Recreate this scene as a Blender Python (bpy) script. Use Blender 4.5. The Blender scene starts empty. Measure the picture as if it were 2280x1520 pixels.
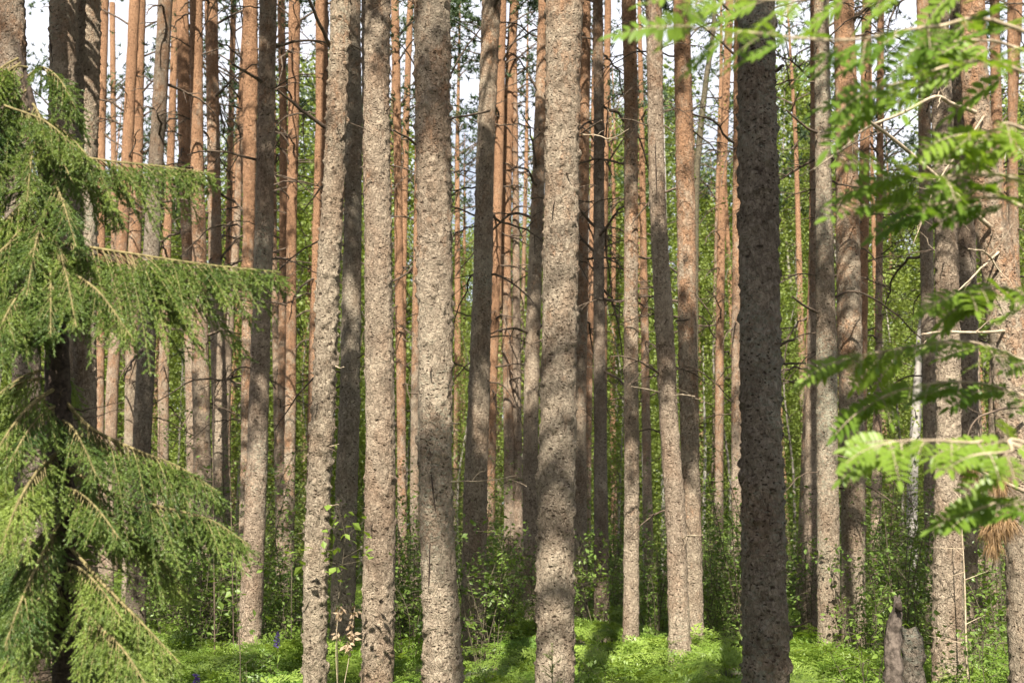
import bpy, math, random
import numpy as np
from mathutils import Vector

rng = np.random.default_rng(11)
random.seed(11)
sc = bpy.context.scene
COL = sc.collection

# ---------------------------------------------------------------- camera model
FPX, CX, CY = 2600.0, 1140.0, 760.0        # the photograph's own pixels
HCAM = 1.6
TANP = 420.0 / FPX
PIT = math.atan(TANP)
SP, CP = math.sin(PIT), math.cos(PIT)

def pt(px, py, d):
    """world point seen at photo pixel px, py at distance d in front of the camera"""
    xc = (px - CX) / FPX
    yc = (CY - py) / FPX
    t = d / (CP - yc * SP)
    return np.array((xc * t, d, HCAM + t * (SP + yc * CP)))

def ground_z(x, y):
    return 0.09 * np.sin(x * 0.55 + 1.3) * np.cos(y * 0.43) + 0.06 * np.sin(x * 1.3 + y * 0.9)

# sun: behind the viewer, a little to the left
SUN_AZ, SUN_EL = math.radians(7), math.radians(47)
SUN = np.array((-math.sin(SUN_AZ) * math.cos(SUN_EL), -math.cos(SUN_AZ) * math.cos(SUN_EL), math.sin(SUN_EL)))

# ---------------------------------------------------------------- mesh helpers
class MB:
    """collects vertices and faces; build() links them as ONE mesh object"""
    def __init__(self):
        self.V, self.F, self.n = [], {}, 0
    def add(self, V, F):
        V = np.asarray(V, float).reshape(-1, 3)
        F = np.asarray(F, np.int64)
        if len(F):
            self.F.setdefault(F.shape[1], []).append(F + self.n)
        self.V.append(V)
        self.n += len(V)
    def arrays(self):
        return np.concatenate(self.V), {k: np.concatenate(v) for k, v in self.F.items()}
    def merge(self, other, M=None, T=None):
        V, Fs = other
        if M is not None: V = V @ np.asarray(M).T
        if T is not None: V = V + T
        n0 = self.n
        self.V.append(V); self.n += len(V)
        for k, f in Fs.items():
            self.F.setdefault(k, []).append(f + n0)
    def mesh(self, name, mat, smooth=True):
        V, Fs = self.arrays()
        me = bpy.data.meshes.new(name)
        me.vertices.add(len(V))
        me.vertices.foreach_set("co", V.astype(np.float32).ravel())
        nl = sum(f.size for f in Fs.values())
        npoly = sum(len(f) for f in Fs.values())
        me.loops.add(nl); me.polygons.add(npoly)
        li = np.concatenate([f.ravel() for f in Fs.values()]).astype(np.int32)
        tot = np.concatenate([np.full(len(f), k, np.int32) for k, f in Fs.items()])
        st = np.concatenate(([0], np.cumsum(tot)[:-1])).astype(np.int32)
        me.loops.foreach_set("vertex_index", li)
        me.polygons.foreach_set("loop_start", st)
        me.polygons.foreach_set("loop_total", tot)
        me.polygons.foreach_set("use_smooth", np.full(npoly, smooth, bool))
        me.materials.append(mat)
        me.update(calc_edges=True)
        return me
    def build(self, name, mat, parent=None, smooth=True, loc=None):
        return link(name, self.mesh(name, mat, smooth), parent, loc)

def link(name, me, parent=None, loc=None):
    o = bpy.data.objects.new(name, me)
    COL.objects.link(o)
    if parent is not None: o.parent = parent
    if loc is not None: o.location = loc
    return o

def empty(name, loc, label, cat, group=None, rz=0.0, s=1.0):
    o = bpy.data.objects.new(name, None)
    o.empty_display_size = 0.2
    COL.objects.link(o)
    o.location = [float(v) for v in loc]
    o.rotation_euler = (0, 0, rz)
    o.scale = (s, s, s)
    o["label"] = label
    o["category"] = cat
    if group: o["group"] = group
    return o

def norm(v):
    return v / np.maximum(np.linalg.norm(v, axis=-1, keepdims=True), 1e-9)

def tube(mb, P, R, sides=6, cap=True):
    P = np.asarray(P, float); R = np.asarray(R, float)
    T = norm(np.gradient(P, axis=0))
    a = np.array((0.0, 0.0, 1.0)) if abs(T[:, 2]).mean() < 0.8 else np.array((1.0, 0.0, 0.0))
    U = norm(np.cross(T, a)); W = np.cross(T, U)
    th = np.linspace(0, 2 * np.pi, sides, endpoint=False)
    ring = (U[:, None, :] * np.cos(th)[None, :, None] + W[:, None, :] * np.sin(th)[None, :, None]) * R[:, None, None]
    V = (P[:, None, :] + ring).reshape(-1, 3)
    n = len(P)
    i = np.arange(n - 1)[:, None] * sides
    j = np.arange(sides)[None, :]
    jn = (j + 1) % sides
    F = np.stack([i + j, i + jn, i + sides + jn, i + sides + j], -1).reshape(-1, 4)
    mb.add(V, F)
    if cap:
        mb.add(V[-sides:], np.arange(sides)[None, :])

def spline(K, n):
    """Catmull-Rom through the key points"""
    K = np.asarray(K, float)
    if len(K) == 2:
        t = np.linspace(0, 1, n)[:, None]
        return K[0] * (1 - t) + K[1] * t
    E = np.concatenate([[2 * K[0] - K[1]], K, [2 * K[-1] - K[-2]]])
    t = np.linspace(0, len(K) - 1 - 1e-9, n)
    i = t.astype(int); f = (t - i)[:, None]
    p0, p1, p2, p3 = E[i], E[i + 1], E[i + 2], E[i + 3]
    return 0.5 * (2 * p1 + (p2 - p0) * f + (2 * p0 - 5 * p1 + 4 * p2 - p3) * f ** 2 + (3 * p1 - p0 - 3 * p2 + p3) * f ** 3)

def rand_dirs(n):
    return norm(rng.normal(size=(n, 3)))

def needles(mb, S, D, L, sp, nl, nw, droop=0.0, per=2, ang=0.85, up=0.25):
    """needle triangles along straight or drooping shoots: starts S, directions D, lengths L"""
    S = np.asarray(S, float); D = norm(np.asarray(D, float)); L = np.asarray(L, float)
    cnt = np.maximum(2, (L / sp).astype(int)) * per
    idx = np.repeat(np.arange(len(S)), cnt)
    t = rng.random(len(idx)) * L[idx]
    d = D[idx]
    B = S[idx] + d * t[:, None]
    B[:, 2] -= droop * t ** 2
    r = rng.normal(size=d.shape)
    r[:, 2] += up
    r = norm(r - (r * d).sum(1, keepdims=True) * d)
    a = ang * (0.75 + 0.5 * rng.random((len(idx), 1)))
    nd = d * np.cos(a) + r * np.sin(a)
    side = norm(np.cross(nd, rng.normal(size=nd.shape))) * (nw * 0.5)
    ln = (nl * (0.75 + 0.4 * rng.random(len(idx))))[:, None]
    V = np.stack([B - side, B + side, B + nd * ln], 1).reshape(-1, 3)
    mb.add(V, np.arange(len(V)).reshape(-1, 3))

def leaves(mb, C, size, flat=0.5, droop=0.3, aspect=0.6):
    """rhombic leaf blades at C, folded a little along the midrib"""
    n = len(C)
    ax = rng.normal(size=(n, 3)); ax[:, 2] = ax[:, 2] * 0.5 - droop
    ax = norm(ax)
    nn = rng.normal(size=(n, 3)) * (1 - flat); nn[:, 2] += flat * 1.5
    sd = norm(np.cross(ax, nn))
    nrm = np.cross(sd, ax)
    sz = (size * (0.65 + 0.6 * rng.random(n)))[:, None]
    w = sz * aspect * 0.5
    a = C; tip = C + ax * sz
    m = C + ax * sz * 0.45
    V = np.stack([a, m + sd * w + nrm * w * 0.25, tip, m - sd * w + nrm * w * 0.25], 1).reshape(-1, 3)
    mb.add(V, np.arange(4 * n).reshape(-1, 4))

# ---------------------------------------------------------------- materials
def new_mat(name):
    m = bpy.data.materials.new(name)
    m.use_nodes = True
    nt = m.node_tree
    nt.nodes.clear()
    out = nt.nodes.new("ShaderNodeOutputMaterial")
    return m, nt, out

def N(nt, typ, **kw):
    n = nt.nodes.new(typ)
    for k, v in kw.items():
        if k in n.inputs: n.inputs[k].default_value = v
        else: setattr(n, k, v)
    return n

def math_(nt, op, a, b=None, c=None, clamp=False):
    n = nt.nodes.new("ShaderNodeMath"); n.operation = op; n.use_clamp = clamp
    for i, v in enumerate((a, b, c)):
        if v is None: continue
        if isinstance(v, (int, float)): n.inputs[i].default_value = v
        else: nt.links.new(v, n.inputs[i])
    return n.outputs[0]

def mixc(nt, f, a, b, mode="MIX"):
    n = nt.nodes.new("ShaderNodeMix"); n.data_type = "RGBA"; n.blend_type = mode
    for s, v in ((n.inputs[0], f), (n.inputs[6], a), (n.inputs[7], b)):
        if isinstance(v, (int, float)): s.default_value = v
        elif isinstance(v, tuple): s.default_value = (*v, 1.0)
        else: nt.links.new(v, s)
    return n.outputs[2]

def ramp(nt, f, p0, p1):
    n = nt.nodes.new("ShaderNodeMapRange"); n.interpolation_type = "SMOOTHSTEP"
    nt.links.new(f, n.inputs[0])
    n.inputs[1].default_value = p0; n.inputs[2].default_value = p1
    return n.outputs[0]

def noise(nt, vec, scale, detail=3.0, rough=0.55, dist=0.0):
    n = N(nt, "ShaderNodeTexNoise", Scale=scale, Detail=detail, Roughness=rough, Distortion=dist)
    nt.links.new(vec, n.inputs["Vector"])
    return n.outputs["Fac"]

def coords(nt, scale=(1, 1, 1), by_object=True):
    tc = N(nt, "ShaderNodeTexCoord")
    oi = N(nt, "ShaderNodeObjectInfo")
    mp = nt.nodes.new("ShaderNodeMapping"); mp.inputs["Scale"].default_value = scale
    nt.links.new(tc.outputs["Object"], mp.inputs["Vector"])
    if by_object:
        ad = nt.nodes.new("ShaderNodeVectorMath"); ad.operation = "MULTIPLY_ADD"
        cb = nt.nodes.new("ShaderNodeCombineXYZ")
        for i in range(3): nt.links.new(oi.outputs["Random"], cb.inputs[i])
        nt.links.new(cb.outputs[0], ad.inputs[0]); ad.inputs[1].default_value = (37, 53, 71)
        nt.links.new(mp.outputs[0], ad.inputs[2])
        return ad.outputs[0], tc, oi
    return mp.outputs[0], tc, oi

def bark_material(name, grey_lo, grey_hi, orange_lo, orange_hi, speck=1.0, plate=34.0):
    """scaly pine bark; the object's colour holds its own orange amount (red) and lichen amount (green), and a dark tint (blue), part own tone, part painted shade"""
    m, nt, out = new_mat(name)
    L = nt.links.new
    v, tc, oi = coords(nt, (1, 1, 0.62))
    v2, _, _ = coords(nt, (1, 1, 1.6))
    sep = nt.nodes.new("ShaderNodeSeparateXYZ"); L(tc.outputs["Object"], sep.inputs[0])
    oc = nt.nodes.new("ShaderNodeSeparateColor"); L(oi.outputs["Color"], oc.inputs[0])
    # warp
    nz = N(nt, "ShaderNodeTexNoise", Scale=26.0, Detail=4.0)
    L(v, nz.inputs["Vector"])
    wv = nt.nodes.new("ShaderNodeVectorMath"); wv.operation = "MULTIPLY_ADD"
    L(nz.outputs["Color"], wv.inputs[0]); wv.inputs[1].default_value = (0.085, 0.085, 0.085); L(v, wv.inputs[2])
    vo = N(nt, "ShaderNodeTexVoronoi", Scale=plate); vo.feature = "DISTANCE_TO_EDGE"
    L(wv.outputs[0], vo.inputs["Vector"])
    vc = N(nt, "ShaderNodeTexVoronoi", Scale=plate); L(wv.outputs[0], vc.inputs["Vector"])
    cell = nt.nodes.new("ShaderNodeSeparateColor"); L(vc.outputs["Color"], cell.inputs[0])
    edge = ramp(nt, vo.outputs["Distance"], 0.0, 0.16)
    f1 = noise(nt, v, 55.0, 6.0, 0.7)
    f2 = noise(nt, v, 6.0, 4.0, 0.6)
    f3 = noise(nt, v2, 30.0, 3.0, 0.55, 0.6)
    f4 = noise(nt, v, 1.3, 3.0, 0.5)
    g = math_(nt, "ADD", math_(nt, "MULTIPLY", f1, 0.9), math_(nt, "MULTIPLY", cell.outputs[0], 0.22))
    g = math_(nt, "MULTIPLY", math_(nt, "SUBTRACT", g, 0.27), 1.75, clamp=True)
    g = math_(nt, "ADD", math_(nt, "MULTIPLY", g, 0.8), math_(nt, "MULTIPLY", math_(nt, "SUBTRACT", f4, 0.4), 0.7), clamp=True)
    grey = mixc(nt, g, grey_lo, grey_hi)
    orange = mixc(nt, g, orange_lo, orange_hi)
    bl = ramp(nt, noise(nt, v, 2.3, 4.0, 0.62, 0.4), 0.46, 0.66)
    grey = mixc(nt, math_(nt, "MULTIPLY", bl, 0.5), grey, mixc(nt, g, (0.105, 0.058, 0.036), (0.40, 0.265, 0.180)))
    bd = ramp(nt, noise(nt, v, 4.5, 3.0, 0.6, 0.8), 0.52, 0.66)
    grey = mixc(nt, math_(nt, "MULTIPLY", bd, 0.30), grey, (0.12, 0.090, 0.066))
    rt = nt.nodes.new("ShaderNodeValToRGB"); L(oi.outputs["Random"], rt.inputs[0])       # each tree has its own cast
    for e_, c_ in zip((0.0, .25, .5, .75, 1.0), ((1.0, .96, .90), (.84, .86, .82), (1.06, 1.0, .94), (.90, .84, .78), (.98, 1.0, .93))):
        el = rt.color_ramp.elements[0] if e_ == 0 else (rt.color_ramp.elements[1] if e_ == 1 else rt.color_ramp.elements.new(e_))
        el.position = e_; el.color = (*c_, 1)
    grey = mixc(nt, 1.0, grey, rt.outputs[0], "MULTIPLY")
    # orange amount: own value + height + patches
    h = math_(nt, "MULTIPLY", sep.outputs[2], 0.112)
    of = math_(nt, "ADD", math_(nt, "ADD", math_(nt, "SUBTRACT", oc.outputs[0], 0.36), h), math_(nt, "MULTIPLY", math_(nt, "SUBTRACT", f2, 0.5), 1.5))
    of = math_(nt, "ADD", of, math_(nt, "MULTIPLY", math_(nt, "SUBTRACT", cell.outputs[1], 0.5), 0.30))
    col = mixc(nt, ramp(nt, of, 0.35, 1.0), grey, orange)
    # lichen
    lf = math_(nt, "ADD", math_(nt, "MULTIPLY", f4, 0.6), math_(nt, "MULTIPLY", f3, 0.45))
    lf = math_(nt, "ADD", math_(nt, "ADD", lf, 0.055), oc.outputs[1])
    lich = mixc(nt, f1, (0.17, 0.18, 0.12), (0.46, 0.46, 0.36))
    col = mixc(nt, math_(nt, "MULTIPLY", ramp(nt, lf, 0.70, 0.86), 0.8), col, lich)
    # torn scale undersides and cracks: dark bark
    f5 = noise(nt, v, 24.0, 2.0, 0.5, 1.2)
    def dots(scale, r0, r1, keep, vec):
        vd = N(nt, "ShaderNodeTexVoronoi", Scale=scale); L(vec, vd.inputs["Vector"])
        cs = nt.nodes.new("ShaderNodeSeparateColor"); L(vd.outputs["Color"], cs.inputs[0])
        s = math_(nt, "SUBTRACT", 1.0, ramp(nt, vd.outputs["Distance"], r0, r1))
        return math_(nt, "MULTIPLY", s, ramp(nt, cs.outputs[0], keep, keep + .05))
    wd2 = nt.nodes.new("ShaderNodeVectorMath"); wd2.operation = "MULTIPLY_ADD"
    L(nz.outputs["Color"], wd2.inputs[0]); wd2.inputs[1].default_value = (0.05, 0.05, 0.05); L(v2, wd2.inputs[2])
    dens = ramp(nt, noise(nt, v, 3.2, 2.0), 0.28, 0.52)
    sp = math_(nt, "MULTIPLY", dots(29.0, 0.12, 0.36, 0.26, wd2.outputs[0]), dens)
    sp = math_(nt, "MAXIMUM", sp, dots(11.0, 0.08, 0.24, 0.62, wd2.outputs[0]))
    sp = math_(nt, "MAXIMUM", sp, math_(nt, "MULTIPLY", ramp(nt, f5, 0.66, 0.72), 0.7))
    sp = math_(nt, "MULTIPLY", sp, 0.80 * speck)
    col = mixc(nt, sp, col, (0.036, 0.020, 0.012))
    crack = math_(nt, "MULTIPLY", math_(nt, "SUBTRACT", 1.0, edge), 0.30)
    crack = math_(nt, "MULTIPLY", crack, ramp(nt, f2, 0.35, 0.6))
    col = mixc(nt, crack, col, (0.06, 0.036, 0.024))
    col = mixc(nt, oc.outputs[2], col, mixc(nt, 1.0, col, (0.38, 0.42, 0.46), "MULTIPLY"))  # blue darkens the whole trunk: partly dark bark, partly shade put into the colour
    bs = N(nt, "ShaderNodeBsdfPrincipled", Roughness=0.92)
    bs.inputs["Specular IOR Level"].default_value = 0.15
    L(col, bs.inputs["Base Color"])
    hgt = math_(nt, "ADD", math_(nt, "MULTIPLY", edge, 0.22), math_(nt, "MULTIPLY", f1, 1.1))
    hgt = math_(nt, "ADD", hgt, math_(nt, "MULTIPLY", cell.outputs[2], 0.3))
    hgt = math_(nt, "SUBTRACT", hgt, math_(nt, "MULTIPLY", sp, 0.6))
    bp = N(nt, "ShaderNodeBump", Strength=1.0, Distance=0.028)
    L(hgt, bp.inputs["Height"]); L(bp.outputs[0], bs.inputs["Normal"])
    L(bs.outputs[0], out.inputs[0])
    return m

def leaf_material(name, lo, hi, trans=0.35, rough=0.5, nscale=2.5, var=0.5, spec=0.35):
    m, nt, out = new_mat(name)
    L = nt.links.new
    v, tc, oi = coords(nt)
    f = noise(nt, v, nscale, 4.0, 0.6)
    f = math_(nt, "ADD", math_(nt, "MULTIPLY", math_(nt, "SUBTRACT", f, 0.5), 1.9), 0.5)
    f = math_(nt, "ADD", f, math_(nt, "MULTIPLY", math_(nt, "SUBTRACT", oi.outputs["Random"], 0.5), var), clamp=True)
    col = mixc(nt, f, lo, hi)
    bs = N(nt, "ShaderNodeBsdfPrincipled", Roughness=rough)
    bs.inputs["Specular IOR Level"].default_value = spec
    L(col, bs.inputs["Base Color"])
    tr = N(nt, "ShaderNodeBsdfTranslucent")
    L(mixc(nt, 1.0, col, (1.25, 1.2, 0.55), "MULTIPLY"), tr.inputs["Color"])
    mx = N(nt, "ShaderNodeMixShader"); mx.inputs[0].default_value = trans
    L(bs.outputs[0], mx.inputs[1]); L(tr.outputs[0], mx.inputs[2])
    L(mx.outputs[0], out.inputs[0])
    return m

def wood_material(name, lo, hi, scale=20.0, rough=0.85):
    m, nt, out = new_mat(name)
    L = nt.links.new
    v, tc, oi = coords(nt)
    f = noise(nt, v, scale, 5.0, 0.65)
    f = ramp(nt, f, 0.3, 0.7)
    bs = N(nt, "ShaderNodeBsdfPrincipled", Roughness=rough)
    bs.inputs["Specular IOR Level"].default_value = 0.2
    L(mixc(nt, f, lo, hi), bs.inputs["Base Color"])
    bp = N(nt, "ShaderNodeBump", Strength=0.5, Distance=0.006)
    L(f, bp.inputs["Height"]); L(bp.outputs[0], bs.inputs["Normal"])
    L(bs.outputs[0], out.inputs[0])
    return m

def birch_material():
    m, nt, out = new_mat("birch_bark")
    L = nt.links.new
    v, tc, oi = coords(nt, (1, 1, 5.0))
    f = noise(nt, v, 7.0, 4.0, 0.6)
    v3, _, _ = coords(nt)
    f2 = noise(nt, v3, 3.0, 3.0)
    col = mixc(nt, f2, (0.22, 0.20, 0.175), (0.42, 0.39, 0.345))
    col = mixc(nt, ramp(nt, f, 0.60, 0.66), col, (0.05, 0.04, 0.035))
    bs = N(nt, "ShaderNodeBsdfPrincipled", Roughness=0.75)
    L(col, bs.inputs["Base Color"]); L(bs.outputs[0], out.inputs[0])
    return m

def ground_material():
    m, nt, out = new_mat("forest_soil")
    L = nt.links.new
    v, tc, oi = coords(nt, by_object=False)
    f1 = noise(nt, v, 0.9, 5.0, 0.6); f2 = noise(nt, v, 14.0, 6.0, 0.7); f3 = noise(nt, v, 60.0, 3.0, 0.7)
    col = mixc(nt, ramp(nt, f2, 0.3, 0.7), (0.030, 0.022, 0.013), (0.085, 0.060, 0.034))
    col = mixc(nt, ramp(nt, f1, 0.42, 0.6), col, (0.035, 0.060, 0.016))
    bs = N(nt, "ShaderNodeBsdfPrincipled", Roughness=0.95)
    L(col, bs.inputs["Base Color"])
    bp = N(nt, "ShaderNodeBump", Strength=0.8, Distance=0.03); L(math_(nt, "ADD", f2, f3), bp.inputs["Height"])
    L(bp.outputs[0], bs.inputs["Normal"]); L(bs.outputs[0], out.inputs[0])
    return m

M_PINE = bark_material("pine_bark", (0.130, 0.093, 0.068), (0.57, 0.475, 0.378), (0.19, 0.100, 0.056), (0.50, 0.295, 0.168))
M_DEAD = wood_material("dead_branch_wood", (0.045, 0.032, 0.024), (0.150, 0.112, 0.080))
M_PALE = wood_material("bare_weathered_wood", (0.24, 0.185, 0.125), (0.50, 0.41, 0.29))
M_TWIG = wood_material("green_grey_twig", (0.05, 0.042, 0.028), (0.13, 0.11, 0.07))
M_SPTRUNK = wood_material("spruce_bark", (0.022, 0.016, 0.012), (0.075, 0.055, 0.042), 45.0)
M_SPTWIG = wood_material("spruce_twig", (0.10, 0.085, 0.036), (0.25, 0.205, 0.095), 30.0)
M_PNEEDLE = leaf_material("pine_needles", (0.028, 0.055, 0.022), (0.075, 0.115, 0.045), 0.2, 0.5)
M_SNEEDLE = leaf_material("spruce_needles", (0.045, 0.095, 0.024), (0.265, 0.345, 0.078), 0.27, 0.45, 6.0)
M_BIRCHLEAF = leaf_material("birch_leaves", (0.115, 0.165, 0.028), (0.260, 0.320, 0.075), 0.4, 0.45, 1.2)
M_SHRUBLEAF = leaf_material("shrub_leaves", (0.075, 0.140, 0.025), (0.195, 0.275, 0.060), 0.38, 0.4, 2.5)
M_LIGHTLEAF = leaf_material("young_leaves", (0.110, 0.185, 0.025), (0.220, 0.310, 0.060), 0.4, 0.4, 4.0)
M_FERN = leaf_material("fern_fronds", (0.100, 0.185, 0.022), (0.275, 0.375, 0.075), 0.38, 0.42, 2.6, 0.8)
M_ROWAN = leaf_material("rowan_leaves", (0.088, 0.168, 0.020), (0.220, 0.320, 0.045), 0.46, 0.4, 3.0)
M_BROWNNEEDLE = leaf_material("dead_brown_needles", (0.15, 0.085, 0.036), (0.31, 0.20, 0.095), 0.2, 0.6, 9.0)
M_DRY = leaf_material("dry_seed_heads", (0.17, 0.115, 0.07), (0.40, 0.30, 0.20), 0.2, 0.7, 20.0)
M_PURPLE = leaf_material("purple_petals", (0.09, 0.05, 0.28), (0.26, 0.17, 0.55), 0.3, 0.5, 30.0)
M_STUMP = wood_material("grey_stump_wood", (0.035, 0.027, 0.021), (0.150, 0.120, 0.098), 30.0)
M_BIRCH = birch_material()
M_GREYBIRCH = wood_material("grey_birch_bark", (0.09, 0.075, 0.06), (0.30, 0.27, 0.23), 8.0)
M_SOIL = ground_material()
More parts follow.
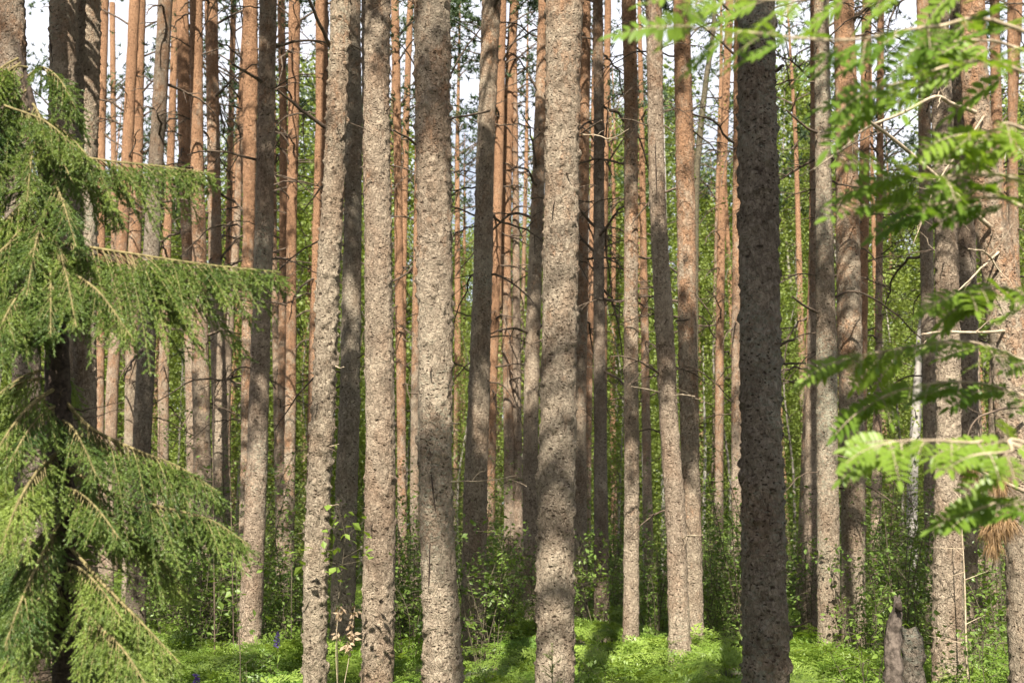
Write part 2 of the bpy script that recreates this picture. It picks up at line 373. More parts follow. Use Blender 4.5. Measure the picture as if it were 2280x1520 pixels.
# ---------------------------------------------------------------- pines
# d: metres in front of the camera; P: (pixel x, pixel y, trunk width in pixels) from top to bottom;
# o: orange of its bark, l: lichen; b: darkening, part own dark bark, part shade put into its colour; lit / shade: pixel heights the sun reaches or misses; n: dead branches
PINES = [
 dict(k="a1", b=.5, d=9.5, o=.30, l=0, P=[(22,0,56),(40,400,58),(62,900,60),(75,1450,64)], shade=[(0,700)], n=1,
      label="dim reddish pine behind the top of the drooping spruce, cut by the picture's edge"),
 dict(k="a2", d=10.5, o=.05, l=.10, P=[(142,0,56),(137,300,54),(132,700,56),(128,1450,62)], lit=[(0,480)], n=1, dmg=1,
      label="grey pine with a dark torn bark wound high up, behind the spruce"),
 dict(k="a3", d=10.8, o=.02, l=.08, P=[(198,0,50),(193,250,50),(189,450,52),(186,850,55),(184,1400,58)], lit=[(0,330),(780,950)], n=1,
      label="pale sunlit pine with dark pocked bark, right of the pine with the torn wound"),
 dict(k="a4", d=25, o=.55, l=0, P=[(233,0,18),(226,300,18),(222,900,20),(220,1300,22)], n=5,
      label="slim orange pine peeping out right of the pale pocked pine"),
 dict(k="a5", d=31, o=.2, l=0, P=[(250,0,12),(253,350,12),(254,800,13),(255,1280,14)], n=9, shade=[(0,400)],
      label="very thin dark pine alone against bright sky, hung with dead twigs"),
 dict(k="a6", d=23, o=.42, l=0, P=[(300,0,23),(283,350,24),(270,560,26),(250,850,27),(238,1310,29)], n=5, lit=[(480,620)],
      label="brown pine leaning right, left one of a crossing pair above the spruce bough"),
 dict(k="a7", d=24.5, o=.5, l=0, P=[(314,0,20),(306,350,24),(300,560,29),(292,850,27),(286,1300,28)], n=4, lit=[(100,620)],
      label="light orange pine close behind the right-leaning brown pine"),
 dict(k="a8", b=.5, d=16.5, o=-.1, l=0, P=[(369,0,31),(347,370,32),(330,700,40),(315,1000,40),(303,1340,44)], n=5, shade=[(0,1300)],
      label="dark grey leaning pine in full shade, the blackest trunk above the spruce boughs"),
 dict(k="a9", d=23.5, o=.55, l=0, P=[(392,0,16),(379,370,17),(371,560,19),(365,800,24),(360,1300,26)], n=5, lit=[(60,420)],
      label="thin orange pine just right of the blackest leaning pine"),
 dict(k="b1", d=20, o=.60, l=0, P=[(406,0,27),(412,400,27),(420,600,27),(428,900,28),(434,1330,30)], n=6, shade=[(150,600)],
      label="shaded red-brown pine touching the sunlit tan pine on its right"),
 dict(k="b2", d=17.5, o=.5, l=0, P=[(437,0,28),(438,360,29),(444,560,32),(446,780,38),(450,1000,40),(455,1350,42)], n=4, lit=[(0,1050)],
      label="tan pine with a sunlit stripe, passing behind two spruce bough tips"),
 dict(k="b3", d=19, o=.38, l=0, P=[(470,0,28),(475,300,28),(479,560,30),(486,800,34),(492,1050,36),(500,1340,38)], n=6, shade=[(60,1300)], lit=[(0,50)],
      label="purplish shaded pine directly right of the tan pine with a sunlit stripe"),
 dict(k="b4", d=27, o=.62, l=0, P=[(520,0,13),(514,300,13),(508,600,14),(504,1290,16)], n=6,
      label="thread-thin orange pine right of the purplish shaded pine"),
 dict(k="b5", d=24, o=.5, l=0, P=[(538,250,16),(527,520,17),(514,700,17),(500,950,19),(492,1310,21)], n=4, lit=[(600,1000)],
      label="wavering pinkish pine leaning right past the spruce's longest bough"),
 dict(k="b6", d=15, o=.62, l=0, P=[(557,0,33),(558,200,33),(555,400,29),(552,650,26),(550,1000,28),(545,1370,34)], n=3, lit=[(0,200),(400,760)],
      label="orange flaky pine half hidden by the greyer pine in front of it"),
 dict(k="b7", d=12.6, o=-.05, l=.10, P=[(597,0,38),(592,300,38),(588,500,42),(579,800,43),(572,1050,48),(558,1390,50)], n=3, shade=[(0,960)], lit=[(1040,1380)],
      label="grey-brown pine standing before the orange flaky pine, lichen on its sunlit foot"),
 dict(k="b8", d=24, o=.45, l=0, P=[(626,0,17),(631,300,17),(630,600,18),(627,900,20),(624,1300,22)], n=8, shade=[(0,900)],
      label="thin dark brown pine set between the grey-brown pine and a glowing orange one"),
 dict(k="b9", d=21.5, o=.85, l=0, P=[(656,0,27),(653,300,25),(649,500,23),(648,800,24),(645,1050,26),(640,1320,28)], n=8, lit=[(60,780),(900,980)],
      label="glowing orange smooth-barked pine, brightest trunk left of the leaning scaly pine"),
 dict(k="c0", d=25, o=.5, l=0, P=[(606,0,12),(610,560,14),(615,800,17),(620,1050,19),(626,1340,22)], n=4, lit=[(600,860)],
      label="slender pinkish pine seen low down right of the grey-brown pine"),
 dict(k="c1", d=19, o=.72, l=0, P=[(716,0,28),(717,250,28),(709,500,27),(700,800,27),(692,1330,30)], n=5, lit=[(60,260),(330,700)],
      label="orange pine tucked behind the left edge of the leaning scaly pine"),
 dict(k="c2", d=8.9, o=.18, l=.08, P=[(760,0,45),(748,300,47),(739,500,51),(727,700,53),(721,900,52),(709,1100,55),(703,1300,54),(700,1530,52)], n=2,
      lit=[(0,540),(640,930),(1080,1500)], shade=[(965,1045)], flaky=1.8,
      label="sunlit scaly pine leaning right, its bark lifting in curled flakes"),
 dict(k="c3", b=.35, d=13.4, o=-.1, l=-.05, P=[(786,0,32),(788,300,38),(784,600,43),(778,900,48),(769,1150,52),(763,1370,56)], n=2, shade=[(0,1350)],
      label="dark shaded pine wedged between the leaning scaly pine and a pale straight one"),
 dict(k="c4", d=9.4, o=.16, l=.02, P=[(836,0,64),(838,300,63),(840,500,62),(845,800,66),(848,1000,70),(843,1300,72),(840,1500,71)], n=3,
      lit=[(300,1020),(1380,1480)], shade=[(0,220),(1080,1290)],
      label="pale straight pine with peppered bark, shaded at its top and near its foot"),
 dict(k="c5", d=24, o=.65, l=0, P=[(879,0,19),(885,300,19),(888,600,20),(893,900,21),(897,1300,23)], n=6, lit=[(0,200),(560,700)],
      label="thin orange pine close along the right side of the pale straight pine"),
 dict(k="c6", d=29, o=.75, l=0, P=[(914,0,14),(904,280,15),(898,600,15),(894,1290,17)], n=5, lit=[(60,330)],
      label="thinnest bright orange pine in the gap left of the pine with two vertical scars"),
 dict(k="c7", d=23, o=.5, l=0, P=[(938,0,18),(930,500,19),(925,800,20),(922,1310,22)], n=5, lit=[(560,760),(980,1050)],
      label="pinkish thin pine half behind the pine with two vertical scars"),
 dict(k="c8", d=7.8, o=.30, l=.06, P=[(962,0,83),(963,200,80),(966,400,78),(968,600,82),(970,800,78),(968,1000,79),(974,1200,80),(983,1400,86),(988,1560,92)], n=4,
      lit=[(300,1050),(1180,1500)], shade=[(170,275),(1085,1150)], flaky=1.2, scar=1,
      label="thick sunlit pine with two dark vertical bark scars low on its trunk"),
 dict(k="d1", d=14.5, o=.02, l=.08, P=[(1095,0,42),(1086,200,41),(1079,400,41),(1075,600,45),(1066,900,50),(1058,1100,55),(1055,1380,58)], n=6,
      lit=[(60,340)], shade=[(430,1370)],
      label="lichen-grey pine, sunny above and dark below, right of the scarred pine"),
 dict(k="d2", d=23, o=.75, l=0, P=[(1118,0,20),(1112,300,22),(1104,600,23),(1095,900,24),(1086,1310,26)], n=5,
      label="reddish pine sliver overlapping the right side of the lichen-grey pine"),
 dict(k="d3", d=23.5, o=.80, l=0, P=[(1146,0,21),(1136,150,22),(1128,400,24),(1127,600,23),(1130,800,25),(1134,1000,26),(1135,1310,27)], n=9, lit=[(100,640),(820,900)],
      label="slightly curved orange pine with bare side twigs, against the sky gap"),
 dict(k="d4", d=33, o=.3, l=0, P=[(1172,350,9),(1163,700,10),(1154,1290,12)], n=6,
      label="pencil-thin pine right of the curved orange pine"),
 dict(k="d5", d=17.5, o=.32, l=0, P=[(1213,0,28),(1206,200,29),(1199,400,30),(1191,600,33),(1185,800,36),(1181,1000,36),(1184,1330,38)], n=9, shade=[(300,800),(1000,1300)], lit=[(60,180)],
      label="brown pine with dead side branches, left behind the thickest sunlit pine"),
 dict(k="d6", d=23.5, o=.2, l=0, P=[(1150,700,19),(1152,1000,21),(1156,1310,23)], n=2, shade=[(800,1300)],
      label="dim pine low down just left of the brown pine with dead side branches"),
 dict(k="d7", d=8.1, o=.32, l=.04, P=[(1258,0,84),(1253,200,81),(1250,400,80),(1248,600,83),(1245,800,84),(1240,1000,87),(1237,1200,86),(1235,1520,84)], n=4,
      lit=[(0,300),(510,860),(1030,1400)], shade=[(345,465),(905,985)], flaky=1.0,
      label="thickest sunlit pine, orange at the top and pale grey lower down"),
 dict(k="d8", d=17.8, o=.35, l=0, P=[(1303,0,25),(1300,300,27),(1296,600,28),(1291,900,30),(1291,1360,36)], n=6, shade=[(500,1350)],
      label="shaded brown pine peeping out right behind the thickest sunlit pine"),
 dict(k="d9", d=27, o=.6, l=0, P=[(1322,300,14),(1315,700,15),(1309,1000,17),(1306,1290,18)], n=4, lit=[(460,700)],
      label="thin pinkish pine right of the shaded pine beside the thickest trunk"),
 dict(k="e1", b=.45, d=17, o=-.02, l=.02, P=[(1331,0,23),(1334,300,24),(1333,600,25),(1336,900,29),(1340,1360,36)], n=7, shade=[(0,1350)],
      label="slim straight charcoal pine with long drooping dead branches"),
 dict(k="e2", d=25, o=.45, l=0, P=[(1354,0,15),(1349,300,15),(1345,600,15),(1342,1300,18)], n=4,
      label="thin brown pine rising behind the slim charcoal pine"),
 dict(k="e3", d=13.2, o=.36, l=0, P=[(1400,0,33),(1405,200,31),(1405,500,32),(1405,800,34),(1407,1050,35),(1405,1410,36)], n=8, shade=[(0,700)], lit=[(1250,1380)],
      label="reddish brown straight pine with forked dead twigs at mid height"),
 dict(k="e4", d=25, o=.4, l=0, P=[(1432,500,16),(1438,900,20),(1443,1150,22),(1445,1300,23)], n=3, shade=[(900,1300)],
      label="dim pine low down beside the white birch stem"),
 dict(k="e5", d=12.0, o=.0, l=.07, P=[(1455,0,36),(1460,300,36),(1466,500,38),(1478,700,42),(1490,950,44),(1505,1150,46),(1513,1430,48)], n=6,
      lit=[(110,440),(1120,1400)], shade=[(620,1040)],
      label="grey pine leaning left, dark in the middle and sunlit at foot and top"),
 dict(k="e6", d=12.9, o=.50, l=0, P=[(1517,0,37),(1521,200,39),(1526,400,42),(1530,700,44),(1536,1000,43),(1546,1420,42)], n=4,
      lit=[(330,680)], shade=[(780,1400)],
      label="rusty orange pine behind the left-leaning grey pine, with dark knot holes"),
 dict(k="e7", d=27, o=.85, l=0, P=[(1625,0,18),(1613,300,17),(1606,500,18),(1602,800,20),(1600,1280,21)], n=7, lit=[(200,620),(950,1080)],
      label="slender orange pine alone in the bright green gap beside the darkest trunk"),
 dict(k="e8", d=31, o=.3, l=0, P=[(1606,150,8),(1598,400,9),(1592,700,10),(1588,1280,12)], n=6,
      label="dark thread-thin pine left of the slender orange pine in the green gap"),
 dict(k="f0", d=19, o=.5, l=0, P=[(1647,0,24),(1644,400,25),(1641,800,26),(1642,1340,28)], n=3,
      label="pinkish pine edge showing left of the darkest nearby trunk"),
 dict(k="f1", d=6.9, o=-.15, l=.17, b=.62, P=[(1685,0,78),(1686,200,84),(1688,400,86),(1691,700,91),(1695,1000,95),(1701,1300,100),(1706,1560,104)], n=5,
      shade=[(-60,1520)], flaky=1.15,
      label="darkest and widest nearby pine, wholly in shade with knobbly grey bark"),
 dict(k="f2", d=20, o=.6, l=0, P=[(1818,0,20),(1814,300,20),(1811,600,22),(1801,900,24),(1783,1370,27)], n=4, lit=[(550,800)],
      label="pink sliver of pine along the left side of the shade-topped lichen pine"),
 dict(k="f3", d=16.5, o=.25, l=0, P=[(1817,500,24),(1812,800,30),(1806,1100,34),(1803,1395,38)], n=2, lit=[(1040,1300)],
      label="pale brown pine low down left of the pine with the thick lichen patch"),
 dict(k="f4", d=12.4, o=-.02, l=.16, P=[(1829,0,32),(1832,300,35),(1835,500,38),(1840,800,46),(1843,1100,48),(1846,1430,50)], n=6,
      shade=[(150,680),(1210,1400)], lit=[(930,1160)],
      label="pine with a thick pale lichen patch at mid trunk and dark shaded top"),
 dict(k="f5", d=13, o=.45, l=-.05, P=[(1879,0,42),(1884,200,47),(1886,400,50),(1891,700,56),(1898,1000,53),(1901,1430,52)], n=8, shade=[(400,700),(1000,1200)], lit=[(230,340)],
      label="broad reddish pine with furrowed bark right of the lichen-patched pine"),
 dict(k="f6", d=21, o=.5, l=0, P=[(1930,0,20),(1926,300,22),(1920,700,23),(1914,1330,26)], n=5, shade=[(400,900)],
      label="brown pine edging out right behind the broad reddish pine"),
 dict(k="f7", d=24, o=.3, l=.05, P=[(1961,0,15),(1959,400,15),(1956,800,17),(1951,1100,24),(1950,1320,27)], n=9, shade=[(300,900)],
      label="slim brown pine with many level dead twigs, set in green leaves"),
 dict(k="g1", d=16.5, o=.3, l=0, P=[(2055,0,25),(2060,400,27),(2066,700,29),(2071,1000,29),(2076,1360,28)], n=8, shade=[(200,1300)],
      label="dark brown pine directly left of the bright pine with curved branch shadows"),
 dict(k="g2", d=10.4, o=.06, l=.03, P=[(2090,0,40),(2097,250,43),(2104,450,46),(2110,700,51),(2112,900,51),(2110,1150,57),(2112,1480,67)], n=3, lit=[(380,1440)], flaky=1.0,
      label="bright pinkish pine with curved branch shadows across its trunk"),
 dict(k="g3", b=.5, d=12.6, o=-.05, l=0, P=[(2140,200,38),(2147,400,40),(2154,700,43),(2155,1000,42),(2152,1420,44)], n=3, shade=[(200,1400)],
      label="dark grey pine pressed against the right side of the bright pinkish pine"),
 dict(k="g4", d=7.0, o=.58, l=-.03, P=[(2163,-60,46),(2170,230,57),(2198,450,64),(2226,600,76),(2253,800,88),(2272,1000,92),(2296,1300,98),(2310,1560,104)], n=2, lit=[(-60,1500)], flaky=0.6,
      label="stout peach coloured pine leaning left at the right edge, broken limbs on it"),
 dict(k="g5", d=15, o=.4, l=0, P=[(2224,600,26),(2217,900,29),(2212,1150,30),(2208,1420,32)], n=4,
      label="pinkish pine standing behind the tuft of dead brown needles"),
 dict(k="g6", d=20, o=.05, l=.08, P=[(2176,900,16),(2180,1100,18),(2184,1370,20)], n=5,
      label="thin pale pine low down between the dark grey pine and the brown tuft"),
 dict(k="g7", d=18, o=.2, l=0, P=[(2262,850,24),(2257,1100,26),(2250,1370,28)], n=3, shade=[(900,1300)],
      label="dim pine low behind the leaning peach pine, nearest the right edge"),
 dict(k="g8", d=22, o=.6, l=0, P=[(2268,0,16),(2254,300,17),(2246,600,18),(2236,1320,20)], n=5,
      label="thin orange pine upright behind the rowan leaves near the right edge"),
 dict(k="g9", d=24, o=.1, l=0, P=[(2238,1000,12),(2236,1200,13),(2234,1310,14)], n=3,
      label="spindly grey pine right of the dead brown needle tuft"),
]

def fbm2(u, v, per, seed):
    """value noise, u periodic over per cells"""
    def h(i, j):
        x = (i * 374761393 + j * 668265263 + seed * 974634777) & 0xffffffff
        x = ((x ^ (x >> 13)) * 1274126177) & 0xffffffff
        return ((x ^ (x >> 16)) & 0xffff) / 65535.0
    iu = np.floor(u).astype(np.int64); iv = np.floor(v).astype(np.int64)
    fu = u - iu; fv = v - iv
    fu = fu * fu * (3 - 2 * fu); fv = fv * fv * (3 - 2 * fv)
    a, b = iu % per, (iu + 1) % per
    return (h(a, iv) * (1 - fu) + h(b, iv) * fu) * (1 - fv) + (h(a, iv + 1) * (1 - fu) + h(b, iv + 1) * fu) * fv

def trunk_line(P, d, top):
    """centre line and radii from the ground to the top, 3 cm steps"""
    W, R = [], []
    for px, py, w in P:
        p = pt(px, py, d); W.append(p)
        R.append(w / FPX * (np.linalg.norm(p - (0, 0, HCAM))) * 0.47)
    W = np.array(W)[::-1]; R = np.array(R)[::-1]
    z = W[:, 2]
    if z[0] > -0.2:
        dn = (W[1] - W[0]) / max(z[1] - z[0], .2)
        gz = -0.25
        W = np.concatenate([[W[0] + dn * (gz - z[0])], W]); R = np.concatenate([[R[0] * 1.12], R])
    k = (W[-1] - W[0]) / (W[-1][2] - W[0][2])
    k[:2] *= 0.6
    zt = W[-1][2]
    n = 5
    ext = [W[-1] + k * (top - zt) * (i / n) for i in range(1, n + 1)]
    W = np.concatenate([W, ext]); R = np.concatenate([R, [max(0.015, R[-1] * (1 - 0.93 * (i / n) ** 1.2)) for i in range(1, n + 1)]])
    return W, R

def smooth_interp(z, zk, K):
    """smooth monotone-parameter interpolation of columns K at heights z"""
    zs = np.linspace(zk[0], zk[-1], 240)
    out = []
    for c in range(K.shape[1]):
        y = np.interp(zs, zk, K[:, c])
        w = 7
        yp = np.concatenate([2 * y[0] - y[w:0:-1], y, 2 * y[-1] - y[-2:-w - 2:-1]])
        y2 = np.convolve(yp, np.hanning(2 * w + 1) / np.hanning(2 * w + 1).sum(), "same")[w:-w]
        out.append(np.interp(z, zs, y2))
    return np.stack(out, 1)

def make_trunk(W, R, d, seed, flaky=1.0, view_top=None):
    """one tapered trunk with scaly plates standing off its surface; origin at its foot"""
    zk = W[:, 2]
    top = zk[-1]
    vt = view_top if view_top else HCAM + d * 0.47 + 0.4
    step, sides = (0.017, 64) if d < 11 else ((0.028, 40) if d < 16 else ((0.06, 22) if d < 22 else (0.12, 12)))
    vt = min(vt, top - 0.5)
    z = np.concatenate([np.arange(zk[0], vt, step), np.linspace(vt, top, 26)])
    C = smooth_interp(z, zk, np.concatenate([W[:, :2], R[:, None]], 1))
    r = C[:, 2].copy()
    hb = np.clip(z - z[0], 0, None)
    r *= 1 + 0.22 * np.exp(-hb / 0.22)
    th = np.linspace(0, 2 * np.pi, sides, endpoint=False)
    TH, Z = np.meshgrid(th, z)
    RR = r[:, None] * np.ones_like(TH)
    circ = 2 * np.pi * float(np.median(r[: len(r) // 2]))
    def nz(cell_u, cell_v, s):
        per = max(3, int(round(circ / cell_u)))
        return fbm2(TH / (2 * np.pi) * per, Z / cell_v, per, seed * 7 + s)
    big = nz(0.20, 0.33, 1) - 0.5
    mid = nz(0.055, 0.085, 2) - 0.5
    warp = nz(0.06, 0.05, 5) * 0.06
    per = max(3, int(round(circ / 0.034)))
    fine = fbm2(TH / (2 * np.pi) * per + warp * 18, (Z + warp) / 0.045, per, seed * 7 + 3)
    plates = np.clip((fine - 0.32) * 3.2, 0, 1)
    ff = 1.0 if d < 11 else 0.8
    disp = big * 0.010 + mid * 0.006 * flaky + (plates - 0.6) * 0.0058 * flaky * ff
    curl = np.clip(nz(0.03, 0.03, 4) - 0.70, 0, 1) * 0.065 * flaky * ff
    disp = disp + curl
    # whorl knots: slight swellings
    kn = np.zeros_like(Z)
    rs = np.random.default_rng(seed)
    for zz in np.arange(0.6 + rs.random() * .5, top, 0.62):
        for _ in range(rs.integers(1, 4)):
            a = rs.random() * 2 * np.pi
            da = (TH - a + np.pi) % (2 * np.pi) - np.pi
            kn += np.exp(-((da * RR / 0.035) ** 2 + ((Z - zz - rs.normal() * .04) / 0.035) ** 2)) * (0.004 + 0.006 * rs.random())
    disp = disp + kn
    RR = RR + disp * np.clip(RR / 0.115, 0.15, 1.1)
    X = C[:, 0:1] + RR * np.cos(TH); Y = C[:, 1:2] + RR * np.sin(TH)
    base = np.array((C[0, 0], C[0, 1], 0.0))
    V = np.stack([X - base[0], Y - base[1], Z], -1).reshape(-1, 3)
    n = len(z)
    i = np.arange(n - 1)[:, None] * sides; j = np.arange(sides)[None, :]; jn = (j + 1) % sides
    F = np.stack([i + j, i + jn, i + sides + jn, i + sides + j], -1).reshape(-1, 4)
    mb = MB(); mb.add(V, F)
    return mb, base, C, z

# ----- dead branch shapes, shared
def dead_branch_mesh(i, L, drop, forks):
    rs = np.random.default_rng(900 + i)
    mb = MB()
    n = 12
    t = np.linspace(0, 1, n)
    P = np.stack([t * L, np.cumsum(rs.normal(size=n)) * 0.018 * L, -drop * L * t ** 1.6 + np.cumsum(rs.normal(size=n)) * 0.014 * L], 1)
    P[:, 2] += 0.16 * L * np.sin(t * 3.0) * rs.random()
    R = 0.014 * (1 - 0.7 * t) + 0.0025
    tube(mb, P, R, 6)
    for _ in range(forks):
        k = rs.integers(3, n - 1)
        l2 = L * (0.15 + 0.35 * rs.random()) * (1.15 - t[k])
        dd = norm(np.array((0.8, rs.choice((-1, 1)) * (0.4 + rs.random()), rs.normal() * 0.5 - 0.1)))
        tt = np.linspace(0, 1, 6)[:, None]
        Q = P[k] + dd * tt * l2 + np.cumsum(rs.normal(size=(6, 3)), 0) * 0.02 * l2 * tt
        Q[:, 2] -= 0.12 * l2 * tt[:, 0] ** 2
        tube(mb, Q, R[k] * 0.6 * (1 - 0.75 * tt[:, 0]) + 0.0008, 5)
        if l2 > 0.15:
            for _ in range(2):
                kk = rs.integers(2, 5)
                d3 = norm(dd + rs.normal(size=3) * 0.7)
                Q2 = Q[kk] + d3 * np.linspace(0, 1, 4)[:, None] * l2 * 0.4
                tube(mb, Q2, np.linspace(0.002, 0.0008, 4), 4)
    return mb.mesh("dead_branch", M_DEAD)

BRANCHES = [dead_branch_mesh(i, L, dr, f) for i, (L, dr, f) in enumerate(
    [(0.9, .35, 6), (1.2, .45, 8), (0.7, .2, 5), (1.0, .6, 6), (1.4, .3, 9), (0.8, -.15, 5), (1.1, .15, 8), (0.6, .5, 4)])]
def stub_mesh(i):
    rs = np.random.default_rng(70 + i)
    mb = MB(); n = 6; t = np.linspace(0, 1, n); L = 0.07 + 0.10 * rs.random()
    P = np.stack([t * L, rs.normal() * .03 * t ** 2, -0.35 * L * t + rs.normal() * .05 * t ** 2 * L], 1)
    tube(mb, P, 0.010 * (1 - .55 * t), 6)
    return mb.mesh("branch_stub", M_DEAD)
STUBS = [stub_mesh(i) for i in range(5)]

def attach_branch(root, base, C, z, zz, ang, me, s, tilt=0.0, name="branch", thick=1.0):
    k = int(np.argmin(np.abs(z - zz)))
    c, r = C[k, :2], C[k, 2]
    o = link(name, me, root)
    o.location = (c[0] - base[0] + math.cos(ang) * r * 0.85, c[1] - base[1] + math.sin(ang) * r * 0.85, float(z[k]))
    o.rotation_euler = (0, tilt, ang)
    o.scale = (s, s * thick, s * thick)
    return o

# ----- plan the crowns: clumps are kept out of the sun's way where the photo has sun, added where it has shade
e1 = np.cross(SUN, (0, 0, 1.0)); e1 /= np.linalg.norm(e1)
e2 = np.cross(SUN, e1)
def proj(P): P = np.atleast_2d(P); return np.stack([P @ e1, P @ e2], 1)

LIT, SHADE = [], []
for T in PINES:
    K = np.array(T["P"], float)
    for kind, dst in (("lit", LIT), ("shade", SHADE)):
        for y0, y1 in T.get(kind, []):
            for y in np.arange(y0, y1, 26.0 if T["d"] > 15 else 17.0):
                x = np.interp(y, K[:, 1], K[:, 0]); dst.append(pt(x, y, T["d"]))
# ferns: sunny to the right of the middle, shady to the left; sun on the spruce boughs, and on the birches behind
for px in np.arange(1280, 2290, 24):
    for d in (7.8, 8.4, 9.0, 9.7, 10.5, 11.5, 12.5, 14):
        p = pt(px, 1480, d); p[2] = 0.45; LIT.append(p)
for px, py in ((560, 1470), (640, 1440), (700, 1500), (1330, 1440), (330, 650), (250, 640), (420, 620), (520, 620), (420, 1090), (470, 1100), (500, 1210), (140, 300), (400, 420), (60, 650),
               (1450, 130), (1550, 90), (1900, 90), (1960, 200), (1920, 400), (1980, 1030)):
    LIT.append(pt(px, py, 8.6 if py > 1420 else (5.2 if px < 700 else 2.9)))
for px in np.arange(380, 1190, 60):
    for d in (9.5, 11, 13, 15):
        if rng.random() < 0.62:
            p = pt(px, 1440, d); p[2] = 0.5; SHADE.append(p)
for px in np.arange(560, 2280, 40):
    for py in (480, 600, 700, 850, 1000, 1120):
        if rng.random() < .75: LIT.append(pt(px, py, 34 if rng.random() < .6 else 41))
for px in range(1420, 2270, 50):
    for py in (40, 110, 200, 300):
        if px > 1800 or py < 120: LIT.append(pt(px, py, 2.4 if py < 120 else 2.8))
for px in range(20, 620, 50):
    for py in range(150, 1400, 90):
        if px > 230 and px < 330 + (py % 200) * 2 and rng.random() < .5: LIT.append(pt(px, py, 5.0))
for px in np.arange(860, 2290, 34):
    for py, d_ in ((1230, 24), (1290, 20), (1330, 16.5)):
        if rng.random() < .65: LIT.append(pt(px, py, d_))
LIT = np.array(LIT); SHADE = np.array(SHADE)
DK = proj(SHADE[SHADE[:, 1] < 8]); LITP = proj(LIT)
LIT = LIT[[np.hypot(DK[:, 0] - q[0], DK[:, 1] - q[1]).min() > .40 for q in LITP]]
LITP = proj(LIT); LITT = LIT @ SUN

def blocks_sun(c, r):
    q = proj(c)[0]
    dd = np.hypot(LITP[:, 0] - q[0], LITP[:, 1] - q[1])
    return bool(((dd < r) & (LITT < np.dot(c, SUN))).any())

def clump_arrays(seed, r=0.48, n=470, nl=0.12, nw=0.019):
    g = np.random.default_rng(seed)
    mb = MB()
    nt = 26
    ctr = g.normal(size=(nt, 3)) * r * np.array((.5, .5, .34))
    k = n // nt
    B = np.repeat(ctr, k, 0)
    D = norm(g.normal(size=B.shape) + np.array((0, 0, .5)))
    side = norm(np.cross(D, g.normal(size=B.shape))) * nw * .5
    ln = nl * (.7 + .5 * g.random(len(B)))[:, None]
    V = np.stack([B - side, B + side, B + D * ln], 1).reshape(-1, 3)
    mb.add(V, np.arange(len(V)).reshape(-1, 3))
    return mb.arrays()
CLUMPS = [clump_arrays(i) for i in range(5)]
FARCLUMPS = [clump_arrays(20 + i, 0.55, 260, 0.13, 0.028) for i in range(5)]

trees = []
for i, T in enumerate(PINES):
    T["H"] = 15.5 + 3.5 * rng.random()
    W, R = trunk_line(T["P"], T["d"], T["H"])
    T["W"], T["R"] = W, R
    T["clumps"] = []
    zk = W[:, 2]
    def axis(zz, W=W, zk=zk): return np.array((np.interp(zz, zk, W[:, 0]), np.interp(zz, zk, W[:, 1]), zz))
    T["axis"] = axis
    H = T["H"]; cb = H * (0.60 + .06 * rng.random())
    for _ in range(46):
        zz = cb + (H - cb) * rng.random() ** 0.9
        rad = (1.55 * (1 - ((zz - cb) / (H - cb)) ** 1.5) + 0.25) * math.sqrt(rng.random())
        a = rng.random() * 2 * math.pi
        c = axis(zz) + np.array((math.cos(a) * rad, math.sin(a) * rad, 0))
        if len(T["clumps"]) < (20 if T["d"] < 15 else 11) and not blocks_sun(c, 0.62): T["clumps"].append(c)

# forced shade
extra = []
ALLC = [c for T in PINES for c in T["clumps"]]
def shaded(p, C, r=0.30):
    if not len(C): return False
    C = np.asarray(C); q = proj(C) - proj(p)
    return bool(((np.hypot(q[:, 0], q[:, 1]) < r) & (C @ SUN > p @ SUN + 1)).any())
def cover(p, C, r=0.27):
    C = np.asarray(C); q = proj(C) - proj(p)
    return int(((np.hypot(q[:, 0], q[:, 1]) < r) & (C @ SUN > p @ SUN + 1)).sum())
for p in SHADE:
    need = (6 if p[1] < 7.3 else 4) - cover(p, ALLC)
    if need <= 0: continue
    cand = []
    for t in np.arange(6, 20, 0.3) + rng.random() * .3:
        c = p + SUN * t
        if c[2] < 8.0 or c[2] > 17: continue
        if c[1] > -1 and c[2] < HCAM + 0.50 * c[1] + 0.9 and abs(c[0]) < 0.44 * c[1] + 1: continue
        if blocks_sun(c, 0.42): cand = None; break
        for T in PINES:
            if c[2] < T["H"] * .5 or c[2] > T["H"] + .2: continue
            dist = np.linalg.norm(T["axis"](c[2])[:2] - c[:2])
            if dist < 2.2: cand.append((dist, T, c)); break
    if cand is None: continue
    rng.shuffle(cand)
    for _ in range(need):
        if cand:
            dist, T, c = cand.pop(); c = c + rng.normal(size=3) * .05
            T["clumps"].append(c); ALLC.append(c)
        else:
            t = (11.2 + rng.normal() * 1.2 - p[2]) / SUN[2]
            c = p + SUN * t + rng.normal(size=3) * .05
            if c[1] > -0.6 and abs(c[0]) < 0.46 * c[1] + 1.4: continue
            extra.append(c); ALLC.append(c)
# trees out of the picture, behind the viewer, carry the rest
extra = np.array(extra)
OFF = []
left = list(range(len(extra)))
while left:
    c0 = extra[left].mean(0)
    k = min(left, key=lambda j: np.linalg.norm(extra[j][:2] - c0[:2])) if len(OFF) else max(left, key=lambda j: sum(np.linalg.norm(extra[q][:2] - extra[j][:2]) < 1.7 for q in left))
    mem = [j for j in left if np.linalg.norm(extra[j][:2] - extra[k][:2]) < 1.7]
    m = extra[mem]
    OFF.append((m.mean(0), m))
    left = [j for j in left if j not in mem]
print("OFF trees", len(OFF), "extra clumps", len(extra), "lit", len(LIT), "shade", len(SHADE))

